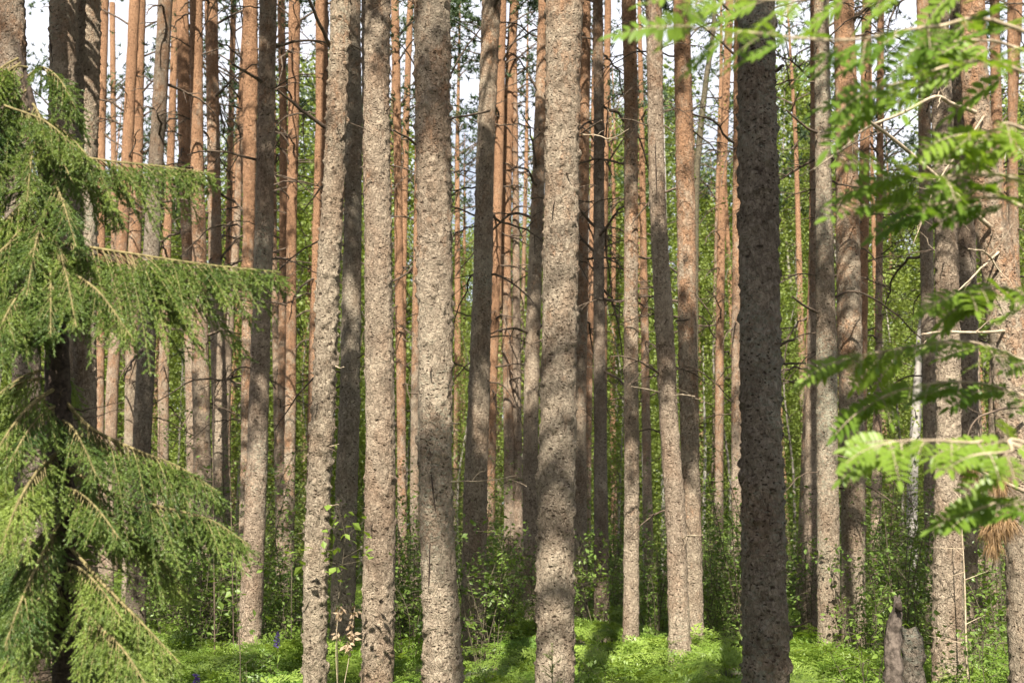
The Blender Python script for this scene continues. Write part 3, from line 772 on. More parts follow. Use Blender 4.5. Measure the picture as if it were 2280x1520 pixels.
def crown_mesh(base, clumps, axis, H, far=False, seed=0, dens=1.0):
    """needle clumps carried on live branches"""
    g = np.random.default_rng(seed + 5)
    mb, wd = MB(), MB()
    for c in clumps:
        M = np.eye(3); a = g.random() * 6.28
        M[:2, :2] = [[math.cos(a), -math.sin(a)], [math.sin(a), math.cos(a)]]
        src = (FARCLUMPS if far else CLUMPS)[g.integers(5)]
        mb.merge(src, M * (0.85 + .4 * g.random()), c - base)
        z0 = max(c[2] - 0.25 - 0.35 * np.linalg.norm(axis(c[2])[:2] - c[:2]), 2)
        a0 = axis(z0)
        t = np.linspace(0, 1, 5)[:, None]
        P = a0 * (1 - t) + (c - np.array((0, 0, .1))) * t
        P[:, 2] += 0.12 * np.sin(t[:, 0] * 3.1)
        tube(wd, P - base, np.linspace(.025, .008, 5), 5)
    return mb, wd

for i, T in enumerate(PINES):
    d = T["d"]
    mb, base, C, z = make_trunk(T["W"], T["R"], d, 31 + i, T.get("flaky", .9))
    root = empty("pine_tree", base, T["label"], "pine tree", "pine trees of the wood")
    T["root"], T["base"], T["C"], T["z"] = root, base, C, z
    tr = mb.build("trunk", M_PINE, root)
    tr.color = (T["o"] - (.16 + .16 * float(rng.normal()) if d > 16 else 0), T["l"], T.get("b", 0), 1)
    vtop = HCAM + d * 0.47
    n = T["n"]
    for q in range(n):
        zz = rng.uniform(1.2 if d > 14 else 1.8, min(vtop, T["H"] * .62))
        if d < 11:
          for _q in range(2):
            zz = rng.uniform(0.5, vtop)
            attach_branch(root, base, C, z, zz, rng.random() * 2 * math.pi, STUBS[rng.integers(5)], 0.4 + .5 * rng.random(), rng.normal() * .4)
        else:
            a = rng.choice((0, math.pi)) + rng.normal() * (.7 if d > 15 else .4)
            s = (0.35 + .55 * rng.random()) * (1.15 if d > 18 else .8)
            attach_branch(root, base, C, z, zz, a, BRANCHES[rng.integers(8)], s, rng.normal() * .25)
    # denser dead whorls higher up, under the live crown
    if d > 15:
        for q in range(int(9 + 1.5 * n)):
            zz = rng.uniform(HCAM + d * .10, T["H"] * .68)
            attach_branch(root, base, C, z, zz, rng.random() * 2 * math.pi, BRANCHES[rng.integers(8)], 0.6 + .7 * rng.random(), rng.normal() * .45, thick=1.15)
    else:
        for q in range(3 if d < 11 else 9):
            zz = rng.uniform(HCAM + d * (.28 if d < 11 else .12), T["H"] * .6)
            attach_branch(root, base, C, z, zz, rng.choice((0, math.pi)) + rng.normal() * .4, BRANCHES[rng.integers(8)], (0.4 if d > 11 else .2) + (.6 if d > 11 else .25) * rng.random(), rng.normal() * .25)
    if T["clumps"]:
        cm, wd = crown_mesh(base, T["clumps"], T["axis"], T["H"], d > 20, i)
        cr = wd.build("crown", M_DEAD, root)
        cm.build("needles", M_PNEEDLE, cr, smooth=False)

for i, (c0, mem) in enumerate(OFF):
    H = float(mem[:, 2].max() + 0.8)
    bx, by = float(c0[0]), float(c0[1])
    if by > -0.8 and abs(bx) < 0.46 * max(by, 0) + 1.0: bx = math.copysign(0.46 * max(by, 0) + 1.0, bx)
    best = None
    for _t in range(40):                                            # where its stem throws no stripe on a sunlit trunk
        q = (bx + rng.normal() * .03 * _t, by + rng.normal() * .03 * _t)
        if q[1] > -0.8 and abs(q[0]) < 0.46 * max(q[1], 0) + 0.9: continue
        if np.hypot(*q) < .8: continue
        hits = sum(blocks_sun(np.array((q[0], q[1], z_)), .15) for z_ in np.arange(.4, H - .5, .35))
        if best is None or hits < best[0]: best = (hits, q)
        if hits == 0: break
    if best: bx, by = best[1]
    off = np.array((bx, by, 0.0))
    W = np.array([(bx, by, -.2), (bx, by, H * .5), (bx, by, H)]); R = np.array([.12, .085, .02])
    mb, base, C, z = make_trunk(W, R, 30, 400 + i)
    root = empty("pine_tree", base, "tall pine standing out of the picture whose crown shades the nearest trunks", "pine tree", "pines out of the picture")
    tr = mb.build("trunk", M_PINE, root); tr.color = (.3, 0, 0, 1)
    cm, wd = crown_mesh(base, list(mem), lambda zz, o=off: np.array((o[0], o[1], zz)), H, False, 500 + i)
    cr = wd.build("crown", M_DEAD, root)
    cm.build("needles", M_PNEEDLE, cr, smooth=False)

# the wood goes on all round the viewer
tm = []
for k in range(4):
    W = np.array([(0, 0, -.2), (rng.normal() * .1, rng.normal() * .1, 8), (0, 0, 16.5)]); R = np.array([.13, .10, .02])
    mb, _b, _c, _z = make_trunk(W, R, 30, 600 + k); tm.append(mb.mesh("trunk", M_PINE))
spots = []
while len(spots) < 46:
    y = rng.uniform(-20, 22); x = rng.uniform(-17, 17)
    if y > -2 and abs(x) < .50 * max(y, 0) + 1.6: continue
    if np.hypot(x, y) < 2.2 or any(np.hypot(x - a_, y - b_) < 2.0 for a_, b_ in spots): continue
    st = np.array([(x, y, z_) for z_ in np.arange(.5, 16, .4)])
    if any(blocks_sun(q, .16) for q in st): continue
    spots.append((x, y))
for i, (x, y) in enumerate(spots):
    H = 16.5; b = np.array((x, y, 0.0)); cl = []
    for _ in range(70):
        z_ = 7.5 + (H - 7.5) * rng.random() ** .9; a_ = rng.random() * 6.28; r_ = (1.9 * (1 - ((z_ - 7.5) / 9) ** 1.5) + .3) * math.sqrt(rng.random())
        c = b + (math.cos(a_) * r_, math.sin(a_) * r_, z_)
        if len(cl) < 32 and not blocks_sun(c, .58): cl.append(c)
    root = empty("pine_tree", b, "tall pine standing out of the picture whose crown shades the nearest trunks", "pine tree", "pines out of the picture")
    tr = link("trunk", tm[i % 4], root); tr.color = (.25, 0, 0, 1)
    if cl:
        cm, wd = crown_mesh(b, cl, lambda zz, o=b: np.array((o[0], o[1], zz)), H, True, 640 + i)
        cr = wd.build("crown", M_DEAD, root); cm.build("needles", M_PNEEDLE, cr, smooth=False)

BYK = {T["k"]: T for T in PINES}
# branches one can follow in the photograph
def px_branch(k, pts, d0, d1, r0, r1, mat, name="branch", label=None, twigs=0):
    T = BYK[k]
    n = len(pts)
    P = np.array([pt(x, y, d0 + (d1 - d0) * i / (n - 1)) for i, (x, y) in enumerate(pts)])
    m = max(8, 4 * n)
    Q = spline(P, m)
    Q = Q + np.cumsum(rng.normal(size=Q.shape), 0) * 0.0018
    mb = MB()
    R = np.linspace(r0, r1, m)
    tube(mb, Q - T["base"], R, 8)
    for _ in range(twigs):
        q = rng.integers(m // 4, m - 1)
        dd = norm(rng.normal(size=3) * np.array((1, .5, 1)) + norm(Q[q] - Q[q - 1]) * .6)
        l = rng.uniform(.08, .28)
        S = Q[q] + dd * np.linspace(0, 1, 6)[:, None] * l + np.cumsum(rng.normal(size=(6, 3)), 0) * .006
        tube(mb, S - T["base"], np.linspace(R[q] * .45, .0012, 6), 5)
    o = mb.build(name, mat, T["root"])
    if label: o["label"] = label
    return o
px_branch("c2", [(735,292),(690,258),(650,228),(616,200)], 8.95, 8.6, .018, .009, M_DEAD)
px_branch("c2", [(737,108),(720,70),(700,30),(680,-20)], 8.9, 8.5, .016, .012, M_DEAD)
px_branch("b7", [(582,182),(555,165),(515,143)], 12.5, 12.2, .02, .012, M_DEAD)
px_branch("c8", [(1000,265),(1030,258),(1090,248)], 7.7, 7.3, .007, .008, M_DEAD)
px_branch("c8", [(925,322),(900,305),(875,290)], 7.75, 7.5, .009, .006, M_DEAD)
px_branch("c8", [(995,178),(1030,120),(1072,65)], 7.85, 7.9, .007, .005, M_DEAD)
px_branch("c8", [(1005,940),(1015,942),(1018,938)], 7.7, 7.5, .006, .003, M_PALE)
px_branch("c2", [(748,815),(757,818),(765,816)], 8.85, 8.7, .006, .003, M_PALE)
px_branch("c2", [(735,993),(745,992),(752,991)], 8.85, 8.7, .005, .003, M_PALE)
px_branch("c2", [(725,1125),(740,1124),(754,1123)], 8.85, 8.7, .004, .003, M_PALE)
px_branch("c8", [(1004,1072),(1050,1070),(1110,1066),(1146,1058)], 7.75, 7.5, .005, .0015, M_PALE, twigs=3)
px_branch("d7", [(1292,298),(1315,284),(1340,270)], 8.0, 7.7, .006, .006, M_DEAD)
px_branch("d7", [(1294,300),(1330,303),(1360,312),(1400,292)], 8.0, 7.9, .005, .002, M_PALE, twigs=5)
px_branch("e5", [(1505,715),(1520,714),(1533,712)], 11.9, 11.6, .012, .009, M_DEAD)
px_branch("e5", [(1470,872),(1440,866),(1405,859)], 11.9, 11.4, .007, .004, M_PALE)
px_branch("e5", [(1500,880),(1520,878),(1545,882)], 11.9, 11.5, .006, .004, M_PALE, twigs=2)
px_branch("e5", [(1520,1198),(1535,1192),(1565,1190)], 11.9, 11.6, .007, .004, M_PALE, twigs=2)
px_branch("f1", [(1728,158),(1738,152),(1746,149)], 6.8, 6.7, .012, .010, M_DEAD)
px_branch("f1", [(1735,770),(1755,758),(1768,755)], 6.85, 6.8, .011, .006, M_TWIG)
px_branch("f1", [(1738,808),(1765,808),(1792,810)], 6.9, 6.8, .008, .005, M_TWIG)
px_branch("f1", [(1750,1395),(1780,1394),(1812,1380)], 6.9, 6.8, .008, .004, M_DEAD)
px_branch("f4", [(1818,295),(1790,280),(1750,245)], 12.3, 12.0, .018, .009, M_DEAD)
px_branch("f4", [(1820,695),(1795,680),(1765,660)], 12.3, 12.0, .018, .009, M_DEAD)
px_branch("g4", [(2170,250),(2125,232),(2085,216),(2010,252),(1930,286),(1880,328),(1812,380)], 6.9, 6.1, .014, .004, M_PALE, "broken_limb", "pale arched broken limb forking past the rowan leaves", twigs=10)
px_branch("g4", [(2205,505),(2120,425),(2035,352),(1970,300),(1918,260)], 6.9, 6.15, .014, .008, M_PALE, "broken_limb", "straight pale broken limb crossing the arched one", twigs=5)
px_branch("g4", [(2236,737),(2190,741),(2110,740),(2058,746)], 6.9, 6.5, .010, .006, M_PALE, "broken_limb", "short level bare limb", twigs=2)
px_branch("g4", [(2225,560),(2180,600),(2130,650)], 6.9, 6.6, .008, .003, M_PALE, twigs=2)
px_branch("g4", [(2285,905),(2215,915),(2165,950),(2140,1045)], 6.8, 6.5, .009, .003, M_DEAD, twigs=4)
px_branch("g4", [(2225,600),(2195,560),(2155,553)], 6.9, 6.6, .008, .004, M_PALE, twigs=3)
px_branch("g4", [(2190,260),(2140,330),(2085,410),(2035,540)], 6.9, 6.4, .007, .002, M_PALE, twigs=9)
# bark scars of the scarred pine: narrow raised strips of torn dark bark
def scar(k, x0, y0, x1, y1, w):
    T = BYK[k]; n = 14
    P = []
    for t in np.linspace(0, 1, n):
        p = pt(x0 + (x1 - x0) * t, y0 + (y1 - y0) * t, T["d"])
        kk = int(np.argmin(np.abs(T["z"] - p[2])))
        c, r = T["C"][kk, :2], T["C"][kk, 2] + 0.004
        dx = p[0] - c[0]
        p[1] = c[1] - math.sqrt(max(r * r - dx * dx, 1e-5)); P.append(p)
    mb = MB(); tt = np.linspace(0, 1, n)
    tube(mb, np.array(P) - T["base"], w * np.sin(np.pi * (0.08 + .84 * tt)) ** .5 * (.8 + .4 * rng.random(n)), 7)
    mb.build("bark_scar", M_SPTRUNK, T["root"])
scar("c8", 963, 1058, 972, 1138, .006)
scar("c8", 960, 1208, 957, 1312, .006)
scar("e5", 1457, 315, 1460, 440, .007)
scar("a2", 118, 90, 128, 150, .008)
# ---------------------------------------------------------------- spruce at the left
SD = 5.2
sp_axis_px = [(150,1520,62),(142,1300,60),(133,1000,58),(126,760,52),(104,420,32),(70,220,15),(48,130,7),(40,95,3)]
W = np.array([pt(x, y, SD) for x, y, w in sp_axis_px]); R = np.array([w / FPX * SD * .5 for _, _, w in sp_axis_px])
W = np.concatenate([[W[0] + (W[0] - W[1]) / (W[1][2] - W[0][2]) * (W[0][2] + .2)], W]); R = np.concatenate([[R[0] * 1.25], R])
sp_base = np.array((W[0][0], W[0][1], 0.0))
spruce = empty("spruce_tree", sp_base, "young spruce with drooping feathery green boughs and dark trunk", "spruce tree")
zz = np.linspace(W[0][2], W[-1][2], 120)
C = np.stack([np.interp(zz, W[:, 2], W[:, 0]), np.interp(zz, W[:, 2], W[:, 1]), zz], 1)
Rz = np.interp(zz, W[:, 2], R) * (1 + .06 * rng.normal(size=120))
mb = MB(); tube(mb, C - sp_base, Rz, 20)
mb.build("trunk", M_SPTRUNK, spruce)
def sp_at(z): return np.array((np.interp(z, zz, C[:, 0]), np.interp(z, zz, C[:, 1]), z))

def bough(P, hang=0.22, dens=1.0, r0=.011, bare=0.18, side=1.0, tipup=True):
    """one spruce bough: wooden axis, hanging side shoots, needles as its sub-part"""
    P = np.asarray(P); m = 40
    Q = spline(P, m)
    L = np.linalg.norm(np.diff(Q, axis=0), axis=1).sum()
    T = norm(np.gradient(Q, axis=0))
    wd, nd = MB(), MB()
    tube(wd, Q - sp_base, np.linspace(r0, .0028, m), 6)
    lat = norm(np.cross(T, (0, 0, 1.0)))
    ns = int(L * 50 * dens)
    S, D, LL = [], [], []
    for i in range(ns):
        u = bare + (1 - bare) * (i + rng.random()) / ns
        k = min(int(u * (m - 1)), m - 2)
        sgn = 1 if i % 2 else -1
        ln = hang * (1.0 - 0.86 * ((u - bare) / (1 - bare)) ** 1.8) * (0.30 + 1.05 * rng.random())
        if u < bare + .25: ln *= .6 + 1.6 * (u - bare)
        dirv = T[k] * (0.70 + .45 * rng.random()) + lat[k] * sgn * (0.35 + .45 * rng.random()) * side + np.array((0, 0, -0.35 - .75 * rng.random() * (1.3 - u)))
        dirv = norm(dirv)
        tt = np.linspace(0, 1, 7)[:, None]
        B = Q[k] + dirv * tt * ln; B[:, 2] -= 0.35 * ln * tt[:, 0] ** 2
        tube(wd, B - sp_base, np.linspace(.0028, .001, 7), 4, cap=False)
        seg = norm(np.diff(B, axis=0)); sl = np.linalg.norm(np.diff(B, axis=0), axis=1)
        q0 = 2 if u < .45 else (1 if u < .65 else 0)
        S.append(B[q0:-1]); D.append(seg[q0:]); LL.append(sl[q0:])
        nt_ = int(ln / .019)
        l2 = T[k] + rng.normal(size=3) * .35; l2 = norm(l2 - (l2 @ dirv) * dirv)
        for j in range(nt_):
            v = (0.24 if u < .5 else .06) + (0.76 if u < .5 else .94) * (j + .5) / max(nt_, 1)
            a = int(v * 6); a = min(a, 5)
            b = B[a] * (1 - (v * 6 - a)) + B[a + 1] * (v * 6 - a) if a < 6 else B[6]
            s2 = 1 if j % 2 else -1
            d2 = norm(dirv * .8 + l2 * s2 * .70 + np.array((0, 0, -0.25)) + rng.normal(size=3) * .12)
            S.append(b[None]); D.append(d2[None]); LL.append(np.array([(0.034 + .060 * (1 - v)) * (.7 + .6 * rng.random())]))
    S = np.concatenate(S); D = np.concatenate(D); LL = np.concatenate(LL)
    needles(nd, S - sp_base, D, LL, 0.0026, 0.0130, 0.0034, droop=0.3, per=2, ang=.62, up=.3)
    # needles on the outer axis too
    seg = norm(np.diff(Q, axis=0)); sl = np.linalg.norm(np.diff(Q, axis=0), axis=1)
    k0 = int(m * .55)
    needles(nd, (Q[:-1] - sp_base)[k0:], seg[k0:], sl[k0:], 0.003, 0.0145, 0.0034, per=3, ang=.7)
    o = wd.build("bough", M_SPTWIG, spruce)
    nd.build("needles", M_SNEEDLE, o, smooth=False)
    return o

def pxs(L, dd): return [pt(x, y, SD + q) for (x, y), q in zip(L, dd)]
# boughs one can follow in the photograph
bough(pxs([(62,170),(95,150),(135,180),(170,245)], (0, -.05, -.1, -.12)), .28, 1.5, .006)
bough(pxs([(62,150),(30,150),(-20,180),(-70,260)], (0, -.05, -.1, -.1)), .26, 1.4, .006)
bough(pxs([(80,290),(40,230),(10,235),(100,270),(170,330)], (0, -.15, -.25, -.35, -.4))[2:], .16, 1.2, .006)
bough(pxs([(85,300),(150,340),(240,358),(370,372),(478,388)], (0, -.05, -.1, -.1, -.1)), .34, 1.35, .008)
bough(pxs([(90,360),(160,380),(230,430),(275,500)], (0, .1, .2, .3)), .18, 1.1, .007)
bough(pxs([(110,540),(180,548),(300,566),(450,588),(622,606)], (0, -.12, -.22, -.3, -.32)), .52, 1.6, .010)
bough(pxs([(110,560),(150,600),(220,650),(300,760)], (0, -.2, -.4, -.5)), .26, 1.3, .009)
bough(pxs([(105,500),(60,520),(0,560),(-60,640)], (0, -.15, -.3, -.35)), .26, 1.3, .009)
bough(pxs([(120,620),(60,640),(20,690),(-20,780)], (0, -.3, -.5, -.6)), .26, 1.2, .009)
bough(pxs([(135,880),(200,950),(300,1000),(400,1040),(492,1098)], (0, -.06, -.12, -.15, -.15)), .32, 1.4, .010)
bough(pxs([(138,1030),(240,1095),(360,1128),(470,1158),(556,1214)], (0, -.1, -.18, -.22, -.22)), .32, 1.4, .010)
bough(pxs([(140,1080),(230,1150),(330,1215),(425,1330)], (0, .0, .02, .04)), .24, 1.3, .010)
bough(pxs([(142,1200),(230,1300),(310,1380),(400,1475)], (0, -.2, -.3, -.35)), .26, 1.3, .010)
bough(pxs([(142,1260),(200,1370),(270,1440),(330,1530)], (0, -.3, -.5, -.6)), .26, 1.2, .010)
bough(pxs([(130,860),(70,900),(20,960),(-40,1060)], (0, -.25, -.4, -.5)), .27, 1.2, .010)
bough(pxs([(135,1000),(90,1040),(40,1120),(0,1230)], (0, -.35, -.55, -.65)), .26, 1.2, .010)
bough(pxs([(140,1150),(100,1220),(50,1330),(10,1440)], (0, -.35, -.55, -.65)), .26, 1.2, .010)
bough(pxs([(142,1250),(90,1330),(30,1440),(-20,1540)], (0, -.1, -.2, -.25)), .27, 1.2, .010)
# boughs reaching towards the viewer in front of the stem
for k_, (y0, sx, L_, dz) in enumerate([(230,30,120,.25),(300,-20,150,.35),(380,60,170,.45),(470,-40,190,.5),(520,50,210,.55),(560,0,190,.6),(480,-110,120,.3),(420,-100,120,.2),(640,-110,130,.3),(700,-60,60,.3),(900,-90,130,.5),(930,70,130,.35),(1010,-70,140,.4),(1080,110,120,.45),(1160,-90,130,.4),(1250,110,130,.5),(1300,-60,160,.4),(300,70,120,.2),(260,100,90,.15)]):
    x0 = np.interp(y0, [95,130,220,420,760,1000,1300], [40,48,70,104,126,133,142])
    bough(pxs([(x0,y0),(x0+sx*.4,y0+L_*.15),(x0+sx*.8,y0+L_*.5),(x0+sx*1.2,y0+L_)], (0,-dz*.4,-dz*.8,-dz)), .20, 1.1, .007, bare=.1)
for x_, y_, L_ in ((46,140,150),(52,170,190),(60,200,170),(70,240,210),(40,130,120)):
    bough(pxs([(x_,y_),(x_-40,y_+L_*.2),(x_-80,y_+L_*.6),(x_-110,y_+L_)], (0,-.1,-.2,-.25)), .24, 1.3, .006, bare=.08)
# and the rest of the whorls all round the stem
for i in range(40):
    z = rng.uniform(0.25, 3.5)
    a = rng.uniform(0, 2 * math.pi)
    if math.cos(a) > .55 and z > .9: a += math.pi * .8
    if math.sin(a) < -0.2: a = -a
    L = (1.05 - .2 * z) * rng.uniform(.6, 1.0)
    b = sp_at(z); h = np.array((math.cos(a), math.sin(a), 0))
    bough([b, b + h * L * .35 + (0, 0, -.02 * L), b + h * L * .7 + (0, 0, -.16 * L), b + h * L + (0, 0, -.30 * L)], .26 * L + .07, .9, .007)
# bare dead twigs near the trunk
for i in range(26):
    z = rng.uniform(0.3, 2.2); a = rng.uniform(0, 2 * math.pi)
    b = sp_at(z); h = np.array((math.cos(a), math.sin(a), -.25))
    mbt = MB()
    for q in range(4):
        dd = norm(h + rng.normal(size=3) * .45)
        l = rng.uniform(.15, .45)
        Q = b + dd * np.linspace(0, 1, 7)[:, None] * l + np.cumsum(rng.normal(size=(7, 3)), 0) * .012
        tube(mbt, Q - sp_base, np.linspace(.004, .001, 7), 4)
    mbt.build("bare_twig", M_DEAD, spruce)

# ---------------------------------------------------------------- rowan leaves reaching in from the right
def rowan_leaf(mb, st, base, dirv, up, L, pairs=6):
    """pinnate leaf: paired toothless leaflets and one at the tip"""
    dirv = norm(dirv); side = norm(np.cross(dirv, up)); nrm = np.cross(side, dirv)
    t = np.linspace(0, 1, 8)[:, None]
    Q = base + dirv * t * L - np.array((0, 0, 1.0)) * (0.22 * L * t ** 2)
    tube(st, Q, np.linspace(.0016, .0007, 8), 4, cap=False)
    def leaflet(b, d, ln):
        d = norm(d); s = norm(np.cross(d, nrm)); n2 = np.cross(s, d)
        w = ln * .175
        prof = ((0, 0), (.2, .8), (.5, 1), (.8, .62), (1, 0))
        V = [b]
        for u, q in prof[1:-1]:
            c = b + d * u * ln - np.array((0, 0, 1)) * (.14 * ln * u * u)
            V += [c + s * w * q + n2 * w * .25 * q, c, c - s * w * q + n2 * w * .25 * q]
        V.append(b + d * ln - np.array((0, 0, 1)) * .14 * ln)
        V = np.array(V)
        mb.add(V, [(0, 1, 2), (0, 2, 3), (7, 10, 8), (8, 10, 9)])
        mb.add(V, [(1, 4, 5, 2), (2, 5, 6, 3), (4, 7, 8, 5), (5, 8, 9, 6)])
    for i in range(pairs):
        u = .28 + .66 * i / (pairs - 1)
        k = u * 7; a = int(k); b = Q[a] * (1 - (k - a)) + Q[min(a + 1, 7)] * (k - a)
        ln = L * (.34 - .10 * abs(u - .5) * 2) * (.9 + .2 * rng.random())
        for s in (-1, 1):
            leaflet(b, side * s + dirv * .45 + nrm * rng.normal() * .14, ln)
    leaflet(Q[-1], dirv + (0, 0, -.3), L * .3)

rw_base = np.array((2.05, 2.9, 0.0))
rowan = empty("rowan_tree", rw_base, "rowan reaching in from the right with feathery pinnate green leaves", "rowan tree")
mb = MB()
tube(mb, np.array([(0, 0, -.1), (.03, .02, 1.0), (-.02, .05, 2.0), (.03, .02, 3.0), (.0, 0, 3.6)]), [.032, .028, .022, .014, .004], 12)
mb.build("trunk", M_TWIG, rowan)
def rowan_branch(line, dd, nleaf, L, u0=.25, spread=1.0, up=(0.1, -.85, .75)):
    K = [rw_base + (0, .03, max(.3, pt(*line[0], dd[0])[2] - .35))] + [pt(x, y, q) for (x, y), q in zip(line, dd)]
    m = 30
    Q = spline(np.array(K), m); T = norm(np.gradient(Q, axis=0))
    st, lf = MB(), MB()
    tube(st, Q - rw_base, np.linspace(.006, .0018, m), 6)
    nleaf = int(nleaf * 1.3 * .92 / (1 - u0)); u0 = .08
    for i in range(nleaf):
        u = u0 + (1 - u0) * (i + .5) / nleaf
        k = min(int(u * (m - 1)), m - 1)
        sg = 1 if i % 2 else -1
        lat = norm(np.cross(T[k], (0, 0, 1.0)))
        d = T[k] * (.6 + .2 * rng.random()) + lat * sg * (.75 * spread) + np.array((0, 0, -.12 + rng.normal() * .22))
        upv = norm(np.array(up) + rng.normal(size=3) * .3)
        rowan_leaf(lf, st, Q[k] - rw_base, d, upv, L * .94 * (.8 + .4 * rng.random()), int(rng.integers(7, 10)))
    rowan_leaf(lf, st, Q[-1] - rw_base, T[-1], norm(np.array(up) + rng.normal(size=3) * .3), L, 6)
    o = st.build("branch", M_PALE, rowan)
    lf.build("leaves", M_ROWAN, o)
rowan_branch([(2280,70),(2080,60),(1880,90),(1660,72),(1520,60)], (2.8, 2.7, 2.6, 2.5, 2.5), 14, .15, .30)
rowan_branch([(2300,-30),(2000,-20),(1750,0),(1560,-10)], (2.75, 2.65, 2.6, 2.55), 11, .14, .25)
rowan_branch([(2300,170),(2150,140),(2020,180),(1960,195)], (2.9, 2.8, 2.75, 2.7), 9, .16, .35)
rowan_branch([(2300,120),(2180,90),(2080,100)], (3.1, 3.0, 2.95), 8, .16, .3)
rowan_branch([(2310,300),(2220,290),(2140,300)], (2.9, 2.85, 2.8), 6, .16, .4)
rowan_branch([(2320,420),(2180,390),(2060,395),(1985,372)], (3.0, 2.9, 2.8, 2.75), 7, .155, .4)
rowan_branch([(2320,480),(2200,440),(2080,455),(1960,455)], (2.95, 2.9, 2.85, 2.8), 7, .15, .4)
rowan_branch([(2320,680),(2230,640),(2150,650)], (3.1, 3.05, 3.0), 8, .15, .45)
rowan_branch([(2330,820),(2150,760),(1980,780),(1880,800)], (3.5, 3.4, 3.3, 3.25), 12, .135, .45)
rowan_branch([(2330,900),(2150,850),(2000,870),(1930,905)], (3.4, 3.3, 3.25, 3.2), 9, .13, .5)
rowan_branch([(2320,1010),(2150,985),(2020,980),(1960,990)], (3.0, 2.9, 2.85, 2.8), 7, .125, .5)
rowan_branch([(2320,1140),(2240,1120),(2190,1130)], (3.0, 2.95, 2.9), 5, .13, .5)
rowan_branch([(2320,1000),(2250,1005),(2190,1010)], (2.9, 2.85, 2.8), 4, .14, .5)

# ---------------------------------------------------------------- a broken pine bough with dead brown needles
bb = pt(2285, 1095, 6.3)
dead = empty("fallen_branch", bb, "broken pine branch with tufts of dead brown needles hanging down", "branch")
mb = MB()
A = spline([pt(x, y, q) for x, y, q in ((2300,1102,6.3),(2245,1078,6.2),(2190,1052,6.15),(2120,1010,6.2),(2085,985,6.3))], 20)
tube(mb, A - bb, np.linspace(.012, .004, 20), 7)
Bq = spline([pt(x, y, 6.15) for x, y in ((2225,1070),(2222,1110),(2214,1160),(2210,1200))], 10)
tube(mb, Bq - bb, np.linspace(.006, .003, 10), 6)
Cq = spline([pt(x, y, 6.15) for x, y in ((2225,1110),(2240,1150),(2248,1180))], 8)
tube(mb, Cq - bb, np.linspace(.004, .002, 8), 5)
mb.build("stem", M_PALE, dead)
def tuft(x, y, q, n, ln, spread, mat=M_BROWNNEEDLE):
    t = MB(); b = pt(x, y, q) - bb
    D = norm(rng.normal(size=(n, 3)) * spread + np.array((-.1, 0, -1.0)))
    S = np.repeat(b[None], n, 0) + rng.normal(size=(n, 3)) * .012
    side = norm(np.cross(D, rng.normal(size=D.shape))) * .0016
    l = ln * (.6 + .5 * rng.random((n, 1)))
    mid = S + D * l * .6; tip = S + D * l + np.array((0, 0, -.25)) * l
    V = np.stack([S - side, S + side, mid + side, mid - side, tip], 1).reshape(-1, 3)
    b0 = np.arange(n)[:, None] * 5
    t.add(V, b0 + np.array((0, 1, 2, 3))); t.F.setdefault(3, []).append(b0 + np.array((3, 2, 4)) + t.n - len(V))
    t.build("needle_tuft", mat, dead, smooth=False)
tuft(2225, 1068, 6.14, 260, .10, .45)
tuft(2222, 1160, 6.13, 260, .10, .45); tuft(2243, 1155, 6.12, 220, .10, .45); tuft(2208, 1165, 6.15, 240, .11, .40)
tuft(2212, 1205, 6.14, 180, .09, .35)
tuft(2140, 1000, 6.2, 240, .11, .5); tuft(2160, 1040, 6.25, 200, .10, .5); tuft(2120, 1010, 6.3, 160, .10, .5)
# ---------------------------------------------------------------- ground
n = 150
gx = np.linspace(-1, 1, n); gx = np.sign(gx) * np.abs(gx) ** 2.2 * 300
gy = np.linspace(-1, 1, n); gy = np.sign(gy) * np.abs(gy) ** 2.2 * 300
X, Y = np.meshgrid(gx, gy)
Z = ground_z(X, Y) * np.clip(1.4 - np.hypot(X, Y) / 120, 0, 1)
mb = MB()
i = np.arange(n - 1)[:, None] * n; j = np.arange(n - 1)[None, :]
mb.add(np.stack([X, Y, Z], -1).reshape(-1, 3), np.stack([i + j, i + j + 1, i + n + j + 1, i + n + j], -1).reshape(-1, 4))
g = mb.build("ground", M_SOIL); g["kind"] = "structure"

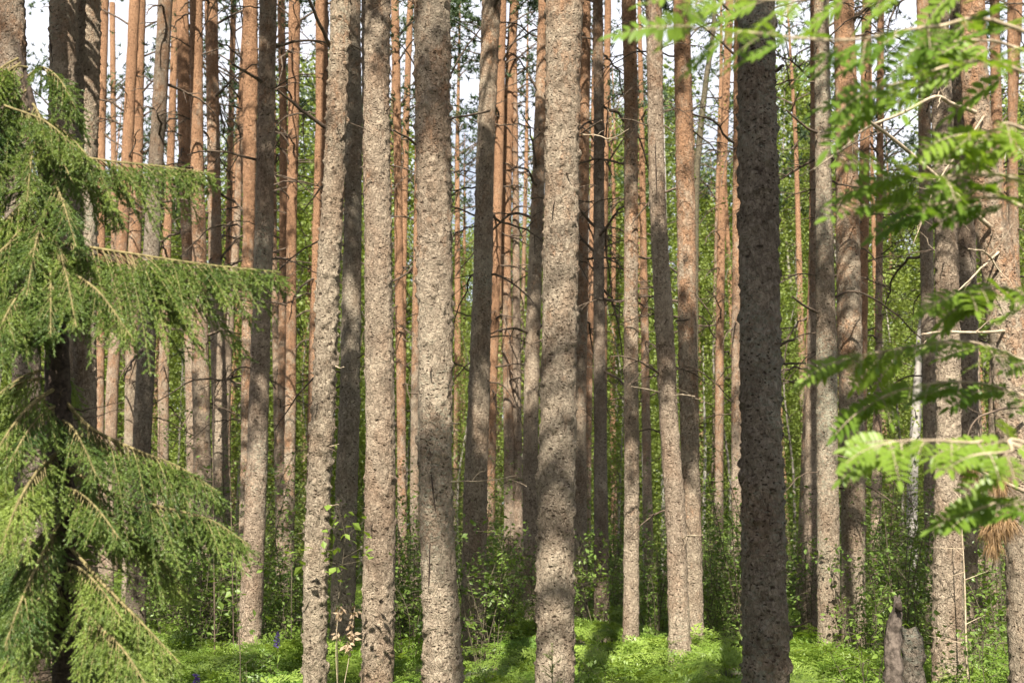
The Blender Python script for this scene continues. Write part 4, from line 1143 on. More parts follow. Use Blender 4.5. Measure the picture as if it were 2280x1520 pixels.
# ---------------------------------------------------------------- ferns
def frond_arrays(seed, L=.62, wid=.20, npair=12, npin=7):
    """one arching fern frond along +X from the root, twice divided"""
    g = np.random.default_rng(seed)
    mb = MB()
    m = 16
    t = np.linspace(0, 1, m)
    s_ = np.clip((t - .18) / .34, 0, 1); ang = np.radians(66 + 14 * g.random()) * (1 - s_ * s_ * (3 - 2 * s_)) + np.radians(10 - 26 * g.random()) * t - np.radians(16) * t ** 2
    step = L / (m - 1)
    x = np.concatenate([[0], np.cumsum(np.cos(ang[:-1]) * step)]); z = np.concatenate([[0], np.cumsum(np.sin(ang[:-1]) * step)])
    bend = (g.random() - .5) * .25
    Q = np.stack([x, bend * x * x, z], 1)
    T = norm(np.gradient(Q, axis=0))
    tube(mb, Q, np.linspace(.0028, .0008, m), 4, cap=False)
    C, D, S, LN, W = [], [], [], [], []
    roll = (g.random() - .5) * .5
    for i in range(npair):
        u = .36 + .62 * (i / (npair - 1)) ** .95
        k = u * (m - 1); a = min(int(k), m - 2)
        b = Q[a] * (1 - (k - a)) + Q[a + 1] * (k - a)
        tt = T[a]
        lat = norm(np.cross((0, 0, 1.0), tt))
        v = (u - .36) / .64
        pl = wid * (1 - v) ** .85 * (.8 + .25 * g.random()) + .008
        for s in (-1, 1):
            pd = norm(lat * s + tt * .42 + np.array((0, 0, roll * s - .10 + .26 * g.normal())))
            nn = norm(np.cross(pd, tt)) * s
            for q in range(npin):
                w = .06 + .94 * q / npin
                c = b + pd * pl * w - np.array((0, 0, 1)) * .18 * pl * w * w
                ln = max(.006, .36 * pl * (1 - w) ** .75 * 0.62 + .005)
                ps = norm(np.cross(nn, pd))
                for s2 in (-1, 1):
                    C.append(c); D.append(norm(ps * s2 + pd * .5 + g.normal(size=3) * .22)); S.append(pd); LN.append(ln); W.append(pl / npin * .50)
    C, D, S = map(np.array, (C, D, S)); LN = np.array(LN)[:, None]; W = np.array(W)[:, None]
    V = np.stack([C - S * W * .6, C + D * LN * .55 - S * W * .5 , C + D * LN, C + D * LN * .5 + S * W], 1).reshape(-1, 3)
    mb.add(V, np.arange(len(V)).reshape(-1, 4))
    return mb.arrays()
FR = [frond_arrays(40 + i, .80 + .06 * (i % 4), .25 + .03 * (i % 3)) for i in range(6)]
FR_LO = [frond_arrays(60 + i, .76, .24, 9, 5) for i in range(4)]
def mesh_from(arr, name, mat, smooth=False):
    mb = MB(); mb.merge(arr); return mb.mesh(name, mat, smooth)
FROND = [mesh_from(a, "frond", M_FERN) for a in FR]

def clear_of_trunks(x, y, r=.0):
    for T in PINES:
        if (T["base"][0] - x) ** 2 + (T["base"][1] - y) ** 2 < (T["R"][0] + .06 + r) ** 2: return False
    return True

def fern_zone(x, y):
    px = CX + FPX * x / y
    if px < 640: return "dim feathery fern at the foot of the spruce, left of the leaning scaly pine"
    if px < 960: return "shaded fern between the leaning scaly pine and the scarred pine"
    if px < 1250: return "fern in dappled shade between the scarred pine and the thickest pine"
    if px < 1660: return "bright sunlit fern in the carpet between the thickest pine and the darkest pine"
    if px < 2010: return "bright fern between the darkest pine and the forked stump"
    return "fern in sun right of the forked stump"
nf = 0
tries = 0
pts_f = []
while nf < 120 and tries < 5000:
    tries += 1
    y = 7.4 + 4.2 * rng.random() ** 1.3
    x = (rng.random() - .5) * y * .93
    if not clear_of_trunks(x, y, .08) or any((x - a) ** 2 + (y - b) ** 2 < .22 ** 2 for a, b in pts_f): continue
    if abs((CX + FPX * x / y) - 2015) < 90 and y < 7.2: continue
    pts_f.append((x, y)); nf += 1
    lab = fern_zone(x, y)
    f = empty("fern", (x, y, float(ground_z(x, y)) - .02), lab, "fern", lab.replace("fern", "ferns", 1), rng.random() * 6.28, .62 + .55 * rng.random())
    k = int(rng.integers(5, 8)); a0 = rng.random() * 6
    for q in range(k):
        o = link("frond", FROND[rng.integers(6)], f)
        o.rotation_euler = (rng.normal() * .22, rng.normal() * .22 - .04, a0 + q * 2 * math.pi / k + rng.normal() * .25)
        s = .8 + .35 * rng.random(); o.scale = (s, s, s)
for T in PINES:                                                   # and close in front of the stems
    if not 7.9 < T["d"] < 14.5: continue
    for _ in range(3 if T["d"] < 11 else 4):
        y = T["d"] - rng.uniform(.28, .75); x = T["base"][0] * y / T["d"] + rng.normal() * .22
        if not clear_of_trunks(x, y, .04): continue
        lab = fern_zone(x, y)
        f = empty("fern", (x, y, float(ground_z(x, y)) - .02), lab, "fern", lab.replace("fern", "ferns", 1), rng.random() * 6.28, .7 + .45 * rng.random())
        k = int(rng.integers(5, 8)); a0 = rng.random() * 6
        for q in range(k):
            o = link("frond", FROND[rng.integers(6)], f)
            o.rotation_euler = (rng.normal() * .22, rng.normal() * .2 - .06, a0 + q * 2 * math.pi / k + rng.normal() * .25)
            s = .75 + .4 * rng.random(); o.scale = (s, s, s)
# the fern carpet beyond and between: nobody could count it
src = bpy.data.collections.new("fern_sources")
for v in range(6):
    mb = MB(); k = 6
    gg = np.random.default_rng(v)
    for q in range(k):
        a = q * 2 * math.pi / k + gg.normal() * .3
        M = np.array([[math.cos(a), -math.sin(a), 0], [math.sin(a), math.cos(a), 0], [0, 0, 1]]) * (.8 + .35 * gg.random())
        mb.merge((FR if v < 3 else FR_LO)[gg.integers(4)], M)
    o = bpy.data.objects.new("fern_source", mb.mesh("fern_source", M_FERN, False)); src.objects.link(o)

def scatter(name, coll, P, S, label, cat):
    """one object: instances on points"""
    me = bpy.data.meshes.new(name)
    me.vertices.add(len(P)); me.vertices.foreach_set("co", np.asarray(P, np.float32).ravel())
    for nm, arr, ty in (("rot", rng.random((len(P), 3)) * (.6, .6, 6.28) - (.3, .3, 0), "FLOAT_VECTOR"), ("scl", np.asarray(S), "FLOAT"), ("pick", rng.integers(0, 100, len(P)), "INT")):
        at = me.attributes.new(nm, ty, "POINT")
        at.data.foreach_set("vector" if ty == "FLOAT_VECTOR" else "value", np.asarray(arr, np.int32 if ty == "INT" else np.float32).ravel())
    o = link(name, me)
    ng = bpy.data.node_groups.new(name, "GeometryNodeTree")
    ng.interface.new_socket("Geometry", in_out="INPUT", socket_type="NodeSocketGeometry")
    ng.interface.new_socket("Geometry", in_out="OUTPUT", socket_type="NodeSocketGeometry")
    gi, go = ng.nodes.new("NodeGroupInput"), ng.nodes.new("NodeGroupOutput")
    mp = ng.nodes.new("GeometryNodeMeshToPoints")
    ci = ng.nodes.new("GeometryNodeCollectionInfo"); ci.inputs["Collection"].default_value = coll
    ci.inputs["Separate Children"].default_value = True; ci.inputs["Reset Children"].default_value = True
    ip = ng.nodes.new("GeometryNodeInstanceOnPoints"); ip.inputs["Pick Instance"].default_value = True
    def attr(nm, ty):
        a = ng.nodes.new("GeometryNodeInputNamedAttribute"); a.data_type = ty; a.inputs["Name"].default_value = nm
        return a.outputs["Attribute"]
    L = ng.links.new
    L(gi.outputs[0], mp.inputs["Mesh"]); L(mp.outputs[0], ip.inputs["Points"]); L(ci.outputs[0], ip.inputs["Instance"])
    L(attr("pick", "INT"), ip.inputs["Instance Index"]); L(attr("rot", "FLOAT_VECTOR"), ip.inputs["Rotation"]); L(attr("scl", "FLOAT"), ip.inputs["Scale"])
    L(ip.outputs[0], go.inputs[0])
    md = o.modifiers.new("scatter", "NODES"); md.node_group = ng
    o["label"], o["category"], o["kind"] = label, cat, "stuff"
    return o
P, S = [], []
while len(P) < 1250:
    y = 6.2 + 27 * rng.random() ** 1.25
    x = (rng.random() - .5) * (y * .95 + 2.5)
    if not clear_of_trunks(x, y, .05): continue
    if y < 11.5 and rng.random() < .35: continue
    P.append((x, y, float(ground_z(x, y)) - .03)); S.append(.55 + .60 * rng.random())
scatter("fern_undergrowth", src, P, S, "continuous carpet of bright green ferns on the forest floor", "ferns")

# ---------------------------------------------------------------- shrubs and saplings between the trunks
def shrub_meshes(seed, H, nst, leaf, nleaf, spread=.35):
    g = np.random.default_rng(seed)
    st, C = MB(), []
    for q in range(nst):
        a = g.random() * 6.28; l = H * (.6 + .45 * g.random())
        tip = np.array((math.cos(a) * spread * H * g.random(), math.sin(a) * spread * H * g.random(), l))
        mid = tip * .5 + np.array((0, 0, .08 * H)) + g.normal(size=3) * .04 * H
        Q = spline([(0, 0, -.05), mid, tip], 10)
        tube(st, Q, np.linspace(.007, .002, 10) * (H / 1.2) ** .5, 5)
        for b in range(int(4 + 6 * H)):
            k = g.integers(2, 10)
            dd = norm(g.normal(size=3) * (1, 1, .45) + np.array((0, 0, .25)))
            l2 = H * (.13 + .22 * g.random())
            B = Q[k] + dd * np.linspace(0, 1, 5)[:, None] * l2
            B[:, 2] -= .2 * l2 * np.linspace(0, 1, 5) ** 2
            tube(st, B, np.linspace(.0025, .001, 5), 4, cap=False)
            m = max(3, int(nleaf / nst / (4 + 6 * H)))
            C.append(B[g.integers(1, 5, m)] + g.normal(size=(m, 3)) * leaf * .7)
    lf = MB(); leaves(lf, np.concatenate(C), leaf, .6, .3, .58)
    return st, lf
SHR = []
for s, (H, nst, lf_, nl, mat) in enumerate([(1.1, 5, .060, 420, M_SHRUBLEAF), (1.6, 5, .055, 620, M_SHRUBLEAF), (2.2, 4, .055, 700, M_SHRUBLEAF), (.8, 4, .055, 260, M_LIGHTLEAF), (1.4, 5, .060, 500, M_SHRUBLEAF), (2.8, 4, .050, 900, M_SHRUBLEAF)]):
    a, b = shrub_meshes(s, H, nst, lf_, nl)
    SHR.append((a.mesh("stems", M_TWIG), b.mesh("leaves", mat, False), H))
def place_shrub(x, y, k, s, label, group):
    r = empty("shrub", (x, y, float(ground_z(x, y)) - .03), label, "shrub", group, rng.random() * 6.28, s)
    link("stems", SHR[k][0], r); link("leaves", SHR[k][1], r)
ZONES = [(330, 700, 13, 21, 26, "dark leafy shrub in the shade between the spruce and the leaning scaly pine"),
         (870, 945, 12, 20, 7, "dark shrub low in the gap between the pale straight pine and the scarred pine"),
         (1000, 1240, 13, 26, 14, "leafy shrub in the gap between the scarred pine and the thickest pine"),
         (1260, 1480, 15, 27, 14, "leafy shrub low between the thickest pine and the left-leaning grey pine"),
         (1530, 1660, 14, 26, 14, "glossy green shrub below the slender orange pine in the green gap"),
         (1730, 1800, 15, 26, 6, "green shrub seen just right of the darkest pine"),
         (1900, 2090, 12, 26, 18, "fresh green shrub between the broad reddish pine and the bright pinkish pine"),
         (2120, 2330, 11, 24, 16, "green shrub behind and right of the bright pinkish pine")]
for x0, x1, d0, d1, nn, lab in ZONES:
    for _ in range(int(nn * 1.5)):
        for _t in range(20):
            y = rng.uniform(d0, d1); x = (rng.uniform(x0, x1) - CX) / FPX * y
            if clear_of_trunks(x, y, .12): break
        k = int(rng.choice((0, 1, 4, 2, 5), p=(.25, .3, .25, .12, .08)))
        place_shrub(x, y, k, .75 + .55 * rng.random(), lab, lab.replace("shrub", "shrubs", 1))
for px, d, k, s, lab in [(1900, 9.6, 3, 1.25, "light green bushy seedling just left of the forked stump"),
                         (1935, 8.8, 3, 1.0, "low pale leafed seedling touching the forked stump"),
                         (2250, 9.3, 3, 1.2, "light green bushy seedling near the lower right corner"),
                         (2200, 8.9, 0, .8, "low green seedling right of the bright pinkish pine's foot"),
                         (2090, 9.2, 3, .9, "pale seedling in front of the bright pinkish pine's foot"),
                         (1600, 8.6, 3, .62, "yellow green seedling low beside the darkest pine")]:
    place_shrub((px - CX) / FPX * d, d, k, s, lab, None)

for q in range(16):
    for _t in range(30):
        y = rng.uniform(7.6, 12.5); x = rng.uniform(-.42, .44) * y
        px = CX + FPX * x / y
        if clear_of_trunks(x, y, .1) and px > 560 and not (1930 < px < 2080 and y < 8.5): break
    lab = fern_zone(x, y).replace("feathery fern", "leafy seedling").replace("bright sunlit fern in the carpet", "sunlit leafy seedling among ferns").replace("shaded fern", "shaded leafy seedling").replace("fern in", "leafy seedling in").replace("bright fern", "sunny leafy seedling")
    place_shrub(x, y, int(rng.choice((3, 3, 0))), .42 + .4 * rng.random(), lab, lab.replace("seedling", "seedlings", 1))

def sapling(name, label, px_line, d, r0, mat, nleaf, leaf, leafmat, u0=.5, twigs=6):
    P = np.array([pt(x, y, d) for x, y in px_line]); b = np.array((P[0][0], P[0][1], 0.0))
    if P[0][2] > 0: P = np.concatenate([[b + (0, 0, -.05)], P])
    r = empty(name, b, label, "sapling")
    Q = spline(P, 30); st = MB(); tube(st, Q - b, np.linspace(r0, r0 * .3, 30), 6)
    C = []
    for q in range(twigs):
        k = int(30 * (u0 + (1 - u0) * rng.random() ** .8)) - 1
        dd = norm(rng.normal(size=3) * (1, .6, .3) + np.array((0, 0, .35))); l = rng.uniform(.10, .34)
        B = Q[k] + dd * np.linspace(0, 1, 6)[:, None] * l
        tube(st, B - b, np.linspace(r0 * .4, .001, 6), 4)
        if nleaf:
            m = max(1, nleaf // twigs); C.append(B[rng.integers(2, 6, m)] + rng.normal(size=(m, 3)) * leaf * .6 - b)
    st.build("stem", mat, r)
    if nleaf:
        lf = MB(); leaves(lf, np.concatenate(C), leaf, .6, .3, .7); lf.build("leaves", leafmat, r, smooth=False)
sapling("sapling", "sapling with bright yellow-green leaves in front of the dark shaded pine", [(752,1500),(750,1380),(762,1260),(772,1170)], 8.6, .005, M_TWIG, 46, .075, M_LIGHTLEAF, .72, 9)
sapling("sapling", "thin dark leafless sapling forking before the tan pine", [(478,1480),(476,1200),(474,1000),(478,800)], 12, .010, M_DEAD, 14, .06, M_SHRUBLEAF, .4, 9)
sapling("sapling", "thin dark stem with few leaves between spruce boughs and the grey-brown pine", [(520,1440),(516,1200),(512,980),(520,860)], 13, .008, M_DEAD, 24, .06, M_SHRUBLEAF, .3, 10)
sapling("sapling", "bare pale straight sapling with short side twigs beside the bright pinkish pine", [(2152,1450),(2148,1300),(2142,1180),(2139,1100)], 9.9, .010, M_PALE, 0, .05, M_LIGHTLEAF, .1, 10)
sapling("sapling", "upright leafy sapling at the right of the forked stump", [(2160,1520),(2150,1440),(2146,1400)], 9.0, .005, M_TWIG, 24, .055, M_LIGHTLEAF, .3, 6)
sapling("sapling", "slim green stemmed sapling under the longest spruce bough", [(535,1480),(528,1340),(524,1230)], 9.0, .005, M_TWIG, 34, .07, M_SHRUBLEAF, .4, 8)

# spruce seedling at the foot of the thickest pine
b = pt(1230, 1560, 7.5); b[2] = 0
sd = empty("spruce_seedling", b, "tiny spruce seedling at the foot of the thickest sunlit pine", "seedling")
top = pt(1228, 1432, 7.5)[2]
mb, nd = MB(), MB()
tube(mb, [(0, 0, -.03), (0, 0, top * .5), (0, 0, top)], [.006, .004, .002], 5)
S, D, LL = [np.array([(0, 0, top * .4)])], [np.array([(0, 0, 1.0)])], [np.array([top * .6])]
for q in range(22):
    z = top * (.35 + .6 * rng.random()); a = rng.random() * 6.28
    d_ = norm(np.array((math.cos(a), math.sin(a), .75))); l = .05 + .13 * (1 - z / top)
    S.append([(0, 0, z)]); D.append([d_]); LL.append([l]); tube(mb, [np.array((0, 0, z)), np.array((0, 0, z)) + d_ * l], [.002, .001], 4)
needles(nd, np.concatenate(S), np.concatenate(D), np.concatenate(LL), .003, .016, .003, per=2)
o = mb.build("stem", M_TWIG, sd); nd.build("needles", M_SNEEDLE, sd, smooth=False)

# ---------------------------------------------------------------- forked stump
sb = pt(2015, 1640, 7.2); sb[2] = 0
stump = empty("broken_stump", sb, "short forked broken stump, one smooth grey post and one mossy post", "stump")
def post(px_line, d, seed, rough, mat, name):
    P = np.array([pt(x, y, d) for x, y, w in px_line]); R = np.array([w / FPX * d * .5 for _, _, w in px_line])
    P = np.concatenate([[P[0] * (1, 1, 0) + (0, 0, -.1)], P]) if P[0][2] > 0 else P
    R = np.concatenate([[R[0] * 1.15], R]) if len(P) > len(R) else R
    m, sides = 60, 28
    t = np.linspace(0, 1, len(P)); tt = np.linspace(0, 1, m)
    C = np.stack([np.interp(tt, t, P[:, q]) for q in range(3)], 1); r = np.interp(tt, t, R)
    th = np.linspace(0, 2 * np.pi, sides, endpoint=False); TH, ZZ = np.meshgrid(th, C[:, 2])
    nz = (fbm2(TH / 6.283 * 9, ZZ / .05, 9, seed) - .5) * rough + (fbm2(TH / 6.283 * 16, ZZ / .2, 16, seed + 1) - .5) * rough * .8
    RR = r[:, None] + nz
    jag = (fbm2(TH[0] / 6.283 * 7, TH[0] * 0, 7, seed + 2) - .5) * .045
    Zt = ZZ + (np.linspace(0, 1, m)[:, None] ** 8) * jag[None]
    V = np.stack([C[:, 0:1] + RR * np.cos(TH), C[:, 1:2] + RR * np.sin(TH), Zt], -1) - sb
    mb = MB(); i = np.arange(m - 1)[:, None] * sides; j = np.arange(sides)[None]; jn = (j + 1) % sides
    V = np.concatenate([V.reshape(-1, 3), V[-1].mean(0, keepdims=True) - (0, 0, .03)])
    mb.add(V, np.stack([i + j, i + jn, i + sides + jn, i + sides + j], -1).reshape(-1, 4))
    jj = np.arange(sides); q = (m - 1) * sides
    mb.F.setdefault(3, []).append(np.stack([q + jj, q + (jj + 1) % sides, np.full(sides, m * sides)], 1))
    o = mb.build(name, mat, stump); return o
post([(1990,1560,42),(1988,1440,36),(1991,1385,31),(2000,1345,22),(1997,1330,16)], 7.1, 3, .022, M_STUMP, "smooth_post")
o = post([(2032,1560,52),(2032,1460,50),(2028,1420,44),(2020,1400,32)], 7.2, 8, .034, M_PINE, "mossy_post"); o.color = (-.2, .14, .8, 1)  # blue value darkens the post for the shade it stands in
mb = MB()
k = pt(2002, 1352, 7.04) - sb
u, v = np.linspace(0, np.pi, 9), np.linspace(0, 2 * np.pi, 12, endpoint=False)
V = np.array([[math.sin(a) * math.cos(c) * .020, math.sin(a) * math.sin(c) * .016, math.cos(a) * .026] for a in u for c in v]) * (1 + .18 * rng.normal(size=(108, 1))) + k
i = np.arange(8)[:, None] * 12; j = np.arange(12)[None]
mb.add(V, np.stack([i + j, i + 12 + j, i + 12 + (j + 1) % 12, i + (j + 1) % 12], -1).reshape(-1, 4))
mb.build("knot", M_SPTRUNK, stump)

# ---------------------------------------------------------------- dry seed stalks and lupine flowers
def dry_stalk(label, line, heads, d):
    P = np.array([pt(x, y, d) for x, y in line]); b = np.array((P[0][0], P[0][1], 0.))
    r = empty("dry_stalk", b, label, "dry plant")
    Q = spline(np.concatenate([[b - (0, 0, .03)], P]), 24); mb = MB(); tube(mb, Q - b, np.linspace(.0035, .0015, 24), 5); mb.build("stem", M_PALE, r)
    for hx, hy, nn, ln in heads:
        hb = pt(hx, hy, d); C = hb + rng.normal(size=(nn, 3)) * np.array((.010, .010, .022)) - b
        lf = MB(); leaves(lf, C, ln, .1, .8, .45); lf.build("seed_head", M_DRY, r, smooth=False)
dry_stalk("dry beige stalk with one drooping seed head, right of the leaning scaly pine's foot", [(752,1560),(748,1460),(750,1400),(757,1355)], [(757,1365,14,.05),(748,1410,8,.04)], 8.3)
dry_stalk("taller dry beige stalk with a large ragged seed cluster before the pale straight pine", [(762,1560),(776,1470),(784,1400),(790,1352)], [(790,1362,10,.05),(782,1415,30,.05),(774,1440,26,.05),(785,1385,12,.04)], 8.2)
def lupine(label, px, py, d, H):
    p = pt(px, py, d); b = np.array((p[0], p[1], 0.))
    r = empty("lupine", b, label, "flower")
    mb = MB(); tube(mb, spline([(0, 0, -.03), (.01, 0, p[2] * .6), (0, 0, p[2])], 10), np.linspace(.004, .002, 10), 5); mb.build("stem", M_TWIG, r)
    n_ = 70; t = rng.random(n_); a = rng.random(n_) * 6.28
    C = np.stack([np.cos(a) * .022 * (1.1 - t), np.sin(a) * .022 * (1.1 - t), p[2] - H + t * H], 1)
    lf = MB(); leaves(lf, C, .022, .2, -.2, .8); lf.build("blossom", M_PURPLE, r, smooth=False)
    C = rng.normal(size=(26, 3)) * (.09, .09, .06) + (0, 0, p[2] - H - .10); lf = MB(); leaves(lf, C, .07, .6, .2, .3); lf.build("leaves", M_FERN, r, smooth=False)
lupine("violet lupine spike at the bottom edge left of the leaning scaly pine", 436, 1500, 7.8, .11)
lupine("dim bluish lupine in shade left of the leaning scaly pine's foot", 618, 1408, 10.5, .12)

# ---------------------------------------------------------------- birches: white stems and the sunny leaves behind
def birch_meshes(seed, H, low, nb, nleaf, rad, leaf=.080):
    g = np.random.default_rng(seed)
    tr, br, C = MB(), MB(), []
    Q = spline([(0, 0, -.1), (g.normal() * .12, g.normal() * .12, H * .35), (g.normal() * .3, g.normal() * .3, H * .7), (g.normal() * .4, g.normal() * .4, H)], 40)
    tube(tr, Q, np.linspace(.012 * H ** .9, .006, 40) * .55 + .004, 10)
    for b in range(nb):
        u = low + (1 - low) * ((b + g.random()) / nb); k = min(int(u * 39), 38)
        a = g.random() * 6.28; l = rad * (1 - .72 * (u - low) / (1 - low)) * (.5 + .6 * g.random())
        d = np.array((math.cos(a), math.sin(a), .55 + .3 * g.random()))
        B = Q[k] + d * np.linspace(0, 1, 7)[:, None] * l; B[:, 2] -= .55 * l * np.linspace(0, 1, 7) ** 2
        tube(br, B, np.linspace(.010, .003, 7), 4, cap=False)
        m = int(nleaf / nb * (.4 + l / rad))
        c = B[g.integers(2, 7, m)] + g.normal(size=(m, 3)) * (.16, .16, .20) * (l / 1.2 + .35)
        # hanging sprays
        c[:, 2] -= np.abs(g.normal(size=m)) * .22
        C.append(c)
    lf = MB(); leaves(lf, np.concatenate(C), leaf, .35, .4, .75)
    return tr, br, lf
BIR = []
for s, (H, low, nb, nl, rad) in enumerate([(10, .06, 52, 8200, 1.8), (12, .08, 56, 9000, 2.0), (8, .04, 46, 7000, 1.7), (11, .12, 50, 7400, 1.7), (9, .04, 50, 8200, 2.0), (13, .18, 52, 8000, 1.9)]):
    a, b_, c = birch_meshes(100 + s, H, low, nb, nl, rad)
    BIR.append((a.mesh("trunk", M_GREYBIRCH), b_.mesh("branches", M_TWIG), c.mesh("leaves", M_BIRCHLEAF, False), H))
def place_birch(px, ytop, d, label, group, k=None):
    H = pt(px, ytop, d)[2]
    k = int(rng.integers(6)) if k is None else k
    s = H / BIR[k][3]
    r = empty("birch_tree", ((px - CX) / FPX * d, d, -.05), label, "birch tree", group, rng.random() * 6.28, s)
    link("trunk", BIR[k][0], r)
    cr = link("crown", BIR[k][1], r); link("leaves", BIR[k][2], cr)
def birch_zone(px):
    for x, l in ((560, "leafy pale green birch far behind the pines beyond the spruce"),
                 (860, "leafy birch in the distance between the glowing orange pine and the leaning scaly pine"),
                 (1250, "leafy birch in the distance left of the thickest pine, under the sky gap"),
                 (1560, "leafy bright birch in the distance right of the thickest pine"),
                 (1830, "sunny yellow-green birch in the distance around the darkest pine"),
                 (9999, "leafy green birch in the distance behind the rowan leaves")):
        if px < x: return l
TOP = [(-150,330),(0,330),(250,400),(480,400),(520,250),(600,170),(700,150),(800,250),(900,250),(1000,520),(1060,540),(1100,500),(1170,480),(1210,360),(1300,330),(1400,250),(1450,120),(1500,200),(1560,400),(1640,440),(1700,180),(1760,130),(1850,180),(1930,380),(2050,380),(2150,250),(2280,180),(2450,180)]
TX, TY = zip(*TOP)
for row, (d, stp, off) in enumerate([(31, 118, 0), (37, 92, 40), (44, 74, 10), (52, 64, 30)]):
    for px in np.arange(-160 + off, 2450, stp):
        x = px + rng.normal() * 16
        yt = np.interp(x, TX, TY) + (40, 0, -30, 10)[row] + abs(rng.normal()) * 60 - 30
        if row == 0: yt = max(yt, 560) + 120 * rng.random()
        l = birch_zone(x)
        place_birch(x, yt, d + rng.normal() * 1.2, l, l.replace("birch", "birches", 1).replace("leafy", "leafy green", 1))
def white_birch(line, d, label, mat=M_BIRCH):
    P = np.array([pt(x, y, d) for x, y, w in line]); R = np.array([w / FPX * d * .5 for _, _, w in line])
    b = np.array((P[-1][0], P[-1][1], 0.)); r = empty("birch_tree", b, label, "birch tree", "white birch stems")
    P = P[::-1]; R = R[::-1]
    if P[0][2] > 0: P = np.concatenate([[b - (0, 0, .1)], P]); R = np.concatenate([[R[0] * 1.1], R])
    P = np.concatenate([P, [P[-1] + (P[-1] - P[-2]) * .3 + (0, 0, 2.5)]]); R = np.concatenate([R, [.01]])
    m = 60; Q = spline(P, m); Rm = np.interp(np.linspace(0, 1, m), np.linspace(0, 1, len(R)), R)
    mb = MB(); tube(mb, Q - b, Rm, 12); mb.build("trunk", mat, r)
    br, C = MB(), []
    for q in range(22):
        k = rng.integers(int(m * .35), m - 1); a = rng.random() * 6.28; l = rng.uniform(.5, 1.5)
        dd = np.array((math.cos(a), math.sin(a), .6)); B = Q[k] + dd * np.linspace(0, 1, 7)[:, None] * l; B[:, 2] -= .5 * l * np.linspace(0, 1, 7) ** 2
        tube(br, B - b, np.linspace(.010, .003, 7), 4, cap=False)
        mm = 60; C.append(B[rng.integers(2, 7, mm)] + rng.normal(size=(mm, 3)) * .16 - b)
    cr = br.build("crown", M_TWIG, r)
    lf = MB(); leaves(lf, np.concatenate(C), .065, .35, .4, .75); lf.build("leaves", M_BIRCHLEAF, cr, smooth=False)
white_birch([(2060,620,16),(2050,760,20),(2042,900,23),(2032,1060,23),(2030,1230,26),(2030,1300,28)], 21, "crooked white birch stem in green leaves left of the dark brown pine")
white_birch([(1436,850,9),(1434,1000,10),(1437,1150,12),(1438,1290,13)], 27, "thin white birch stem right of the reddish brown straight pine")
white_birch([(1308,480,10),(1306,700,11),(1302,900,11),(1300,1290,13)], 30, "thin white birch stem right of the thickest sunlit pine")
white_birch([(430,760,8),(426,950,9),(424,1100,10),(424,1290,11)], 28, "thin white birch stem just left of the tan pine's foot")
white_birch([(1590,40,10),(1572,180,13),(1556,330,15),(1549,450,16),(1546,800,18),(1548,1290,20)], 25, "dark curving birch leaning out beside the rusty orange pine", M_TWIG)
white_birch([(1480,470,9),(1476,700,9),(1478,1290,11)], 31, "white birch sliver behind the left-leaning grey pine")
white_birch([(1570,1000,7),(1568,1100,7),(1567,1290,9)], 32, "slender white birch in the green gap left of the slender orange pine")

# the wood beyond reads as one mass
BW = bpy.data.collections.new("far_sources")
for k in range(4):
    mb = MB()
    mb.merge(BIR[k] and (lambda me: (np.array([v.co[:] for v in me.vertices]), {4: np.array([p.vertices[:] for p in me.polygons])}))(BIR[k][2]))
    o = bpy.data.objects.new("far_source", mb.mesh("far_source", M_BIRCHLEAF, False)); BW.objects.link(o)
P, S = [], []
for d, stp in ((63, 1.6), (74, 1.8), (88, 2.0)):
    for x in np.arange(-d * .56, d * .56, stp):
        px = CX + FPX * x / d
        yt = np.interp(px, TX, TY) + 150 + 60 * rng.random()
        P.append((x + rng.normal() * .3, d + rng.normal() * 2, -.2)); S.append(max(.3, pt(px, yt, d)[2] / 10.5))
scatter("far_woods", BW, P, S, "distant mass of light green leafy wood closing the view", "woods")

# far pines seen as thin lines between the nearer trunks
FT = []
for k in range(5):
    H = 17
    W = np.array([(0, 0, -.2), (rng.normal() * .15, 0, 6), (rng.normal() * .25, 0, 12), (0, 0, H)]); R = np.array([.11, .09, .06, .015])
    mb, base, C, z = make_trunk(W, R, 26, 700 + k)
    cl = [np.array((0, 0, 0)) + np.array((math.cos(a) * r_, math.sin(a) * r_, zz)) for a, r_, zz in zip(rng.random(16) * 6.28, 1.5 * rng.random(16) ** .5, rng.uniform(11.5, 17, 16))]
    cm, wd = crown_mesh(np.zeros(3), cl, lambda q: np.array((0, 0, q)), H, True, 800 + k)
    for q in range(16):
        zz_ = rng.uniform(4, 12); a = rng.random() * 6.28; l = rng.uniform(.4, 1.3); t = np.linspace(0, 1, 6)[:, None]
        B = np.array((0, 0, zz_)) + np.array((math.cos(a), math.sin(a), -.2)) * t * l + np.cumsum(rng.normal(size=(6, 3)), 0) * .03
        tube(wd, B, np.linspace(.013, .003, 6), 4)
    FT.append((mb.mesh("trunk", M_PINE), wd.mesh("crown", M_DEAD), cm.mesh("needles", M_PNEEDLE, False)))
FARX = [(230,44),(275,47),(325,42),(352,45),(480,46),(515,42),(560,45),(610,44),(1560,44),(1600,46),(1870,44),(1930,47),(2080,45),(2150,42),(505,33),(532,36),(690,38),(1018,33),(1030,40),(1110,39),(1365,33),(1375,40),(1430,38),(1632,36),(1745,37),(1790,34),(1985,36),(2010,40),(2190,35),(2275,33),(340,35),(60,32),(860,40),(640,41)]
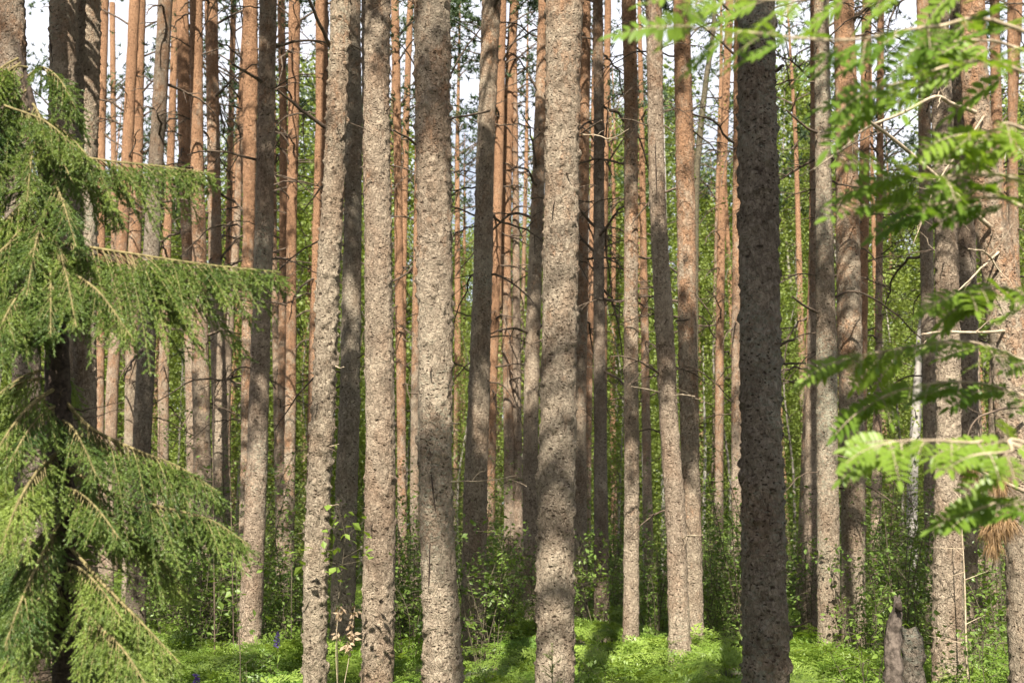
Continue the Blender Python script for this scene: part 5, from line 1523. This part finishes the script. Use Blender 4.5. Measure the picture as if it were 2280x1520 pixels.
for px, d in FARX:
    k = int(rng.integers(5))
    lab = ("thin far pine stem among the trunks left of the scarred pine" if px < 960 else "thin far pine stem between the scarred pine and the thickest pine" if px < 1250 else
           "thin far pine stem between the thickest pine and the darkest pine" if px < 1680 else "thin far pine stem right of the darkest pine, among leaves")
    r = empty("pine_tree", ((px - CX) / FPX * d, d, -.05), lab, "pine tree", lab.replace("stem", "stems", 1), rng.random() * 6.28, .9 + .25 * rng.random())
    o = link("trunk", FT[k][0], r); o.color = (.25 + .5 * rng.random(), 0, 0, 1)
    c = link("crown", FT[k][1], r); link("needles", FT[k][2], c)

# ---------------------------------------------------------------- sky, sun, camera
w = bpy.data.worlds.new("World"); sc.world = w; w.use_nodes = True
nt = w.node_tree; nt.nodes.clear()
out = nt.nodes.new("ShaderNodeOutputWorld"); bg = nt.nodes.new("ShaderNodeBackground")
sky = nt.nodes.new("ShaderNodeTexSky"); sky.sky_type = "NISHITA"; sky.sun_disc = False
sky.sun_elevation = SUN_EL
sky.sun_rotation = math.atan2(SUN[0], SUN[1])
sky.dust_density = 2.0; sky.air_density = 1.0; sky.ozone_density = 1.0
tc = nt.nodes.new("ShaderNodeTexCoord")
cl = noise(nt, tc.outputs["Generated"], 2.6, 6.0, 0.6)
sz = nt.nodes.new("ShaderNodeSeparateXYZ"); nt.links.new(tc.outputs["Generated"], sz.inputs[0])
low = math_(nt, "SUBTRACT", 1.0, ramp(nt, sz.outputs[2], 0.40, 0.60))       # bright cloud low down, clearer overhead
cf = math_(nt, "MULTIPLY", ramp(nt, cl, 0.25, 0.5), math_(nt, "ADD", math_(nt, "MULTIPLY", low, .85), .12), clamp=True)
col = mixc(nt, cf, sky.outputs[0], (9.6, 9.7, 10.6))
nt.links.new(col, bg.inputs[0]); bg.inputs[1].default_value = 0.05
nt.links.new(bg.outputs[0], out.inputs[0])

sl = bpy.data.lights.new("sun", "SUN"); sl.energy = 5.0; sl.angle = math.radians(.53); sl.color = (1.0, .93, .82)
so = bpy.data.objects.new("sun", sl); COL.objects.link(so)
so.rotation_euler = Vector(-SUN).to_track_quat("-Z", "Y").to_euler()

cam = bpy.data.cameras.new("camera"); co = bpy.data.objects.new("camera", cam); COL.objects.link(co)
cam.sensor_width = 36.0; cam.lens = 36.0 * FPX / 2280.0
cam.clip_start = 0.05; cam.clip_end = 1000
co.location = (0, 0, HCAM); co.rotation_euler = (math.pi / 2 + PIT, 0, 0)
cam.dof.use_dof = True; cam.dof.focus_distance = 9.0; cam.dof.aperture_fstop = 3.2
sc.camera = co
sc.view_settings.view_transform = "Standard"; sc.view_settings.look = "None"
sc.view_settings.exposure = 1.5; sc.view_settings.gamma = 1.0
sc.cycles.max_bounces = 6; sc.cycles.diffuse_bounces = 4; sc.cycles.transmission_bounces = 4
sc.cycles.sample_clamp_indirect = 6.0
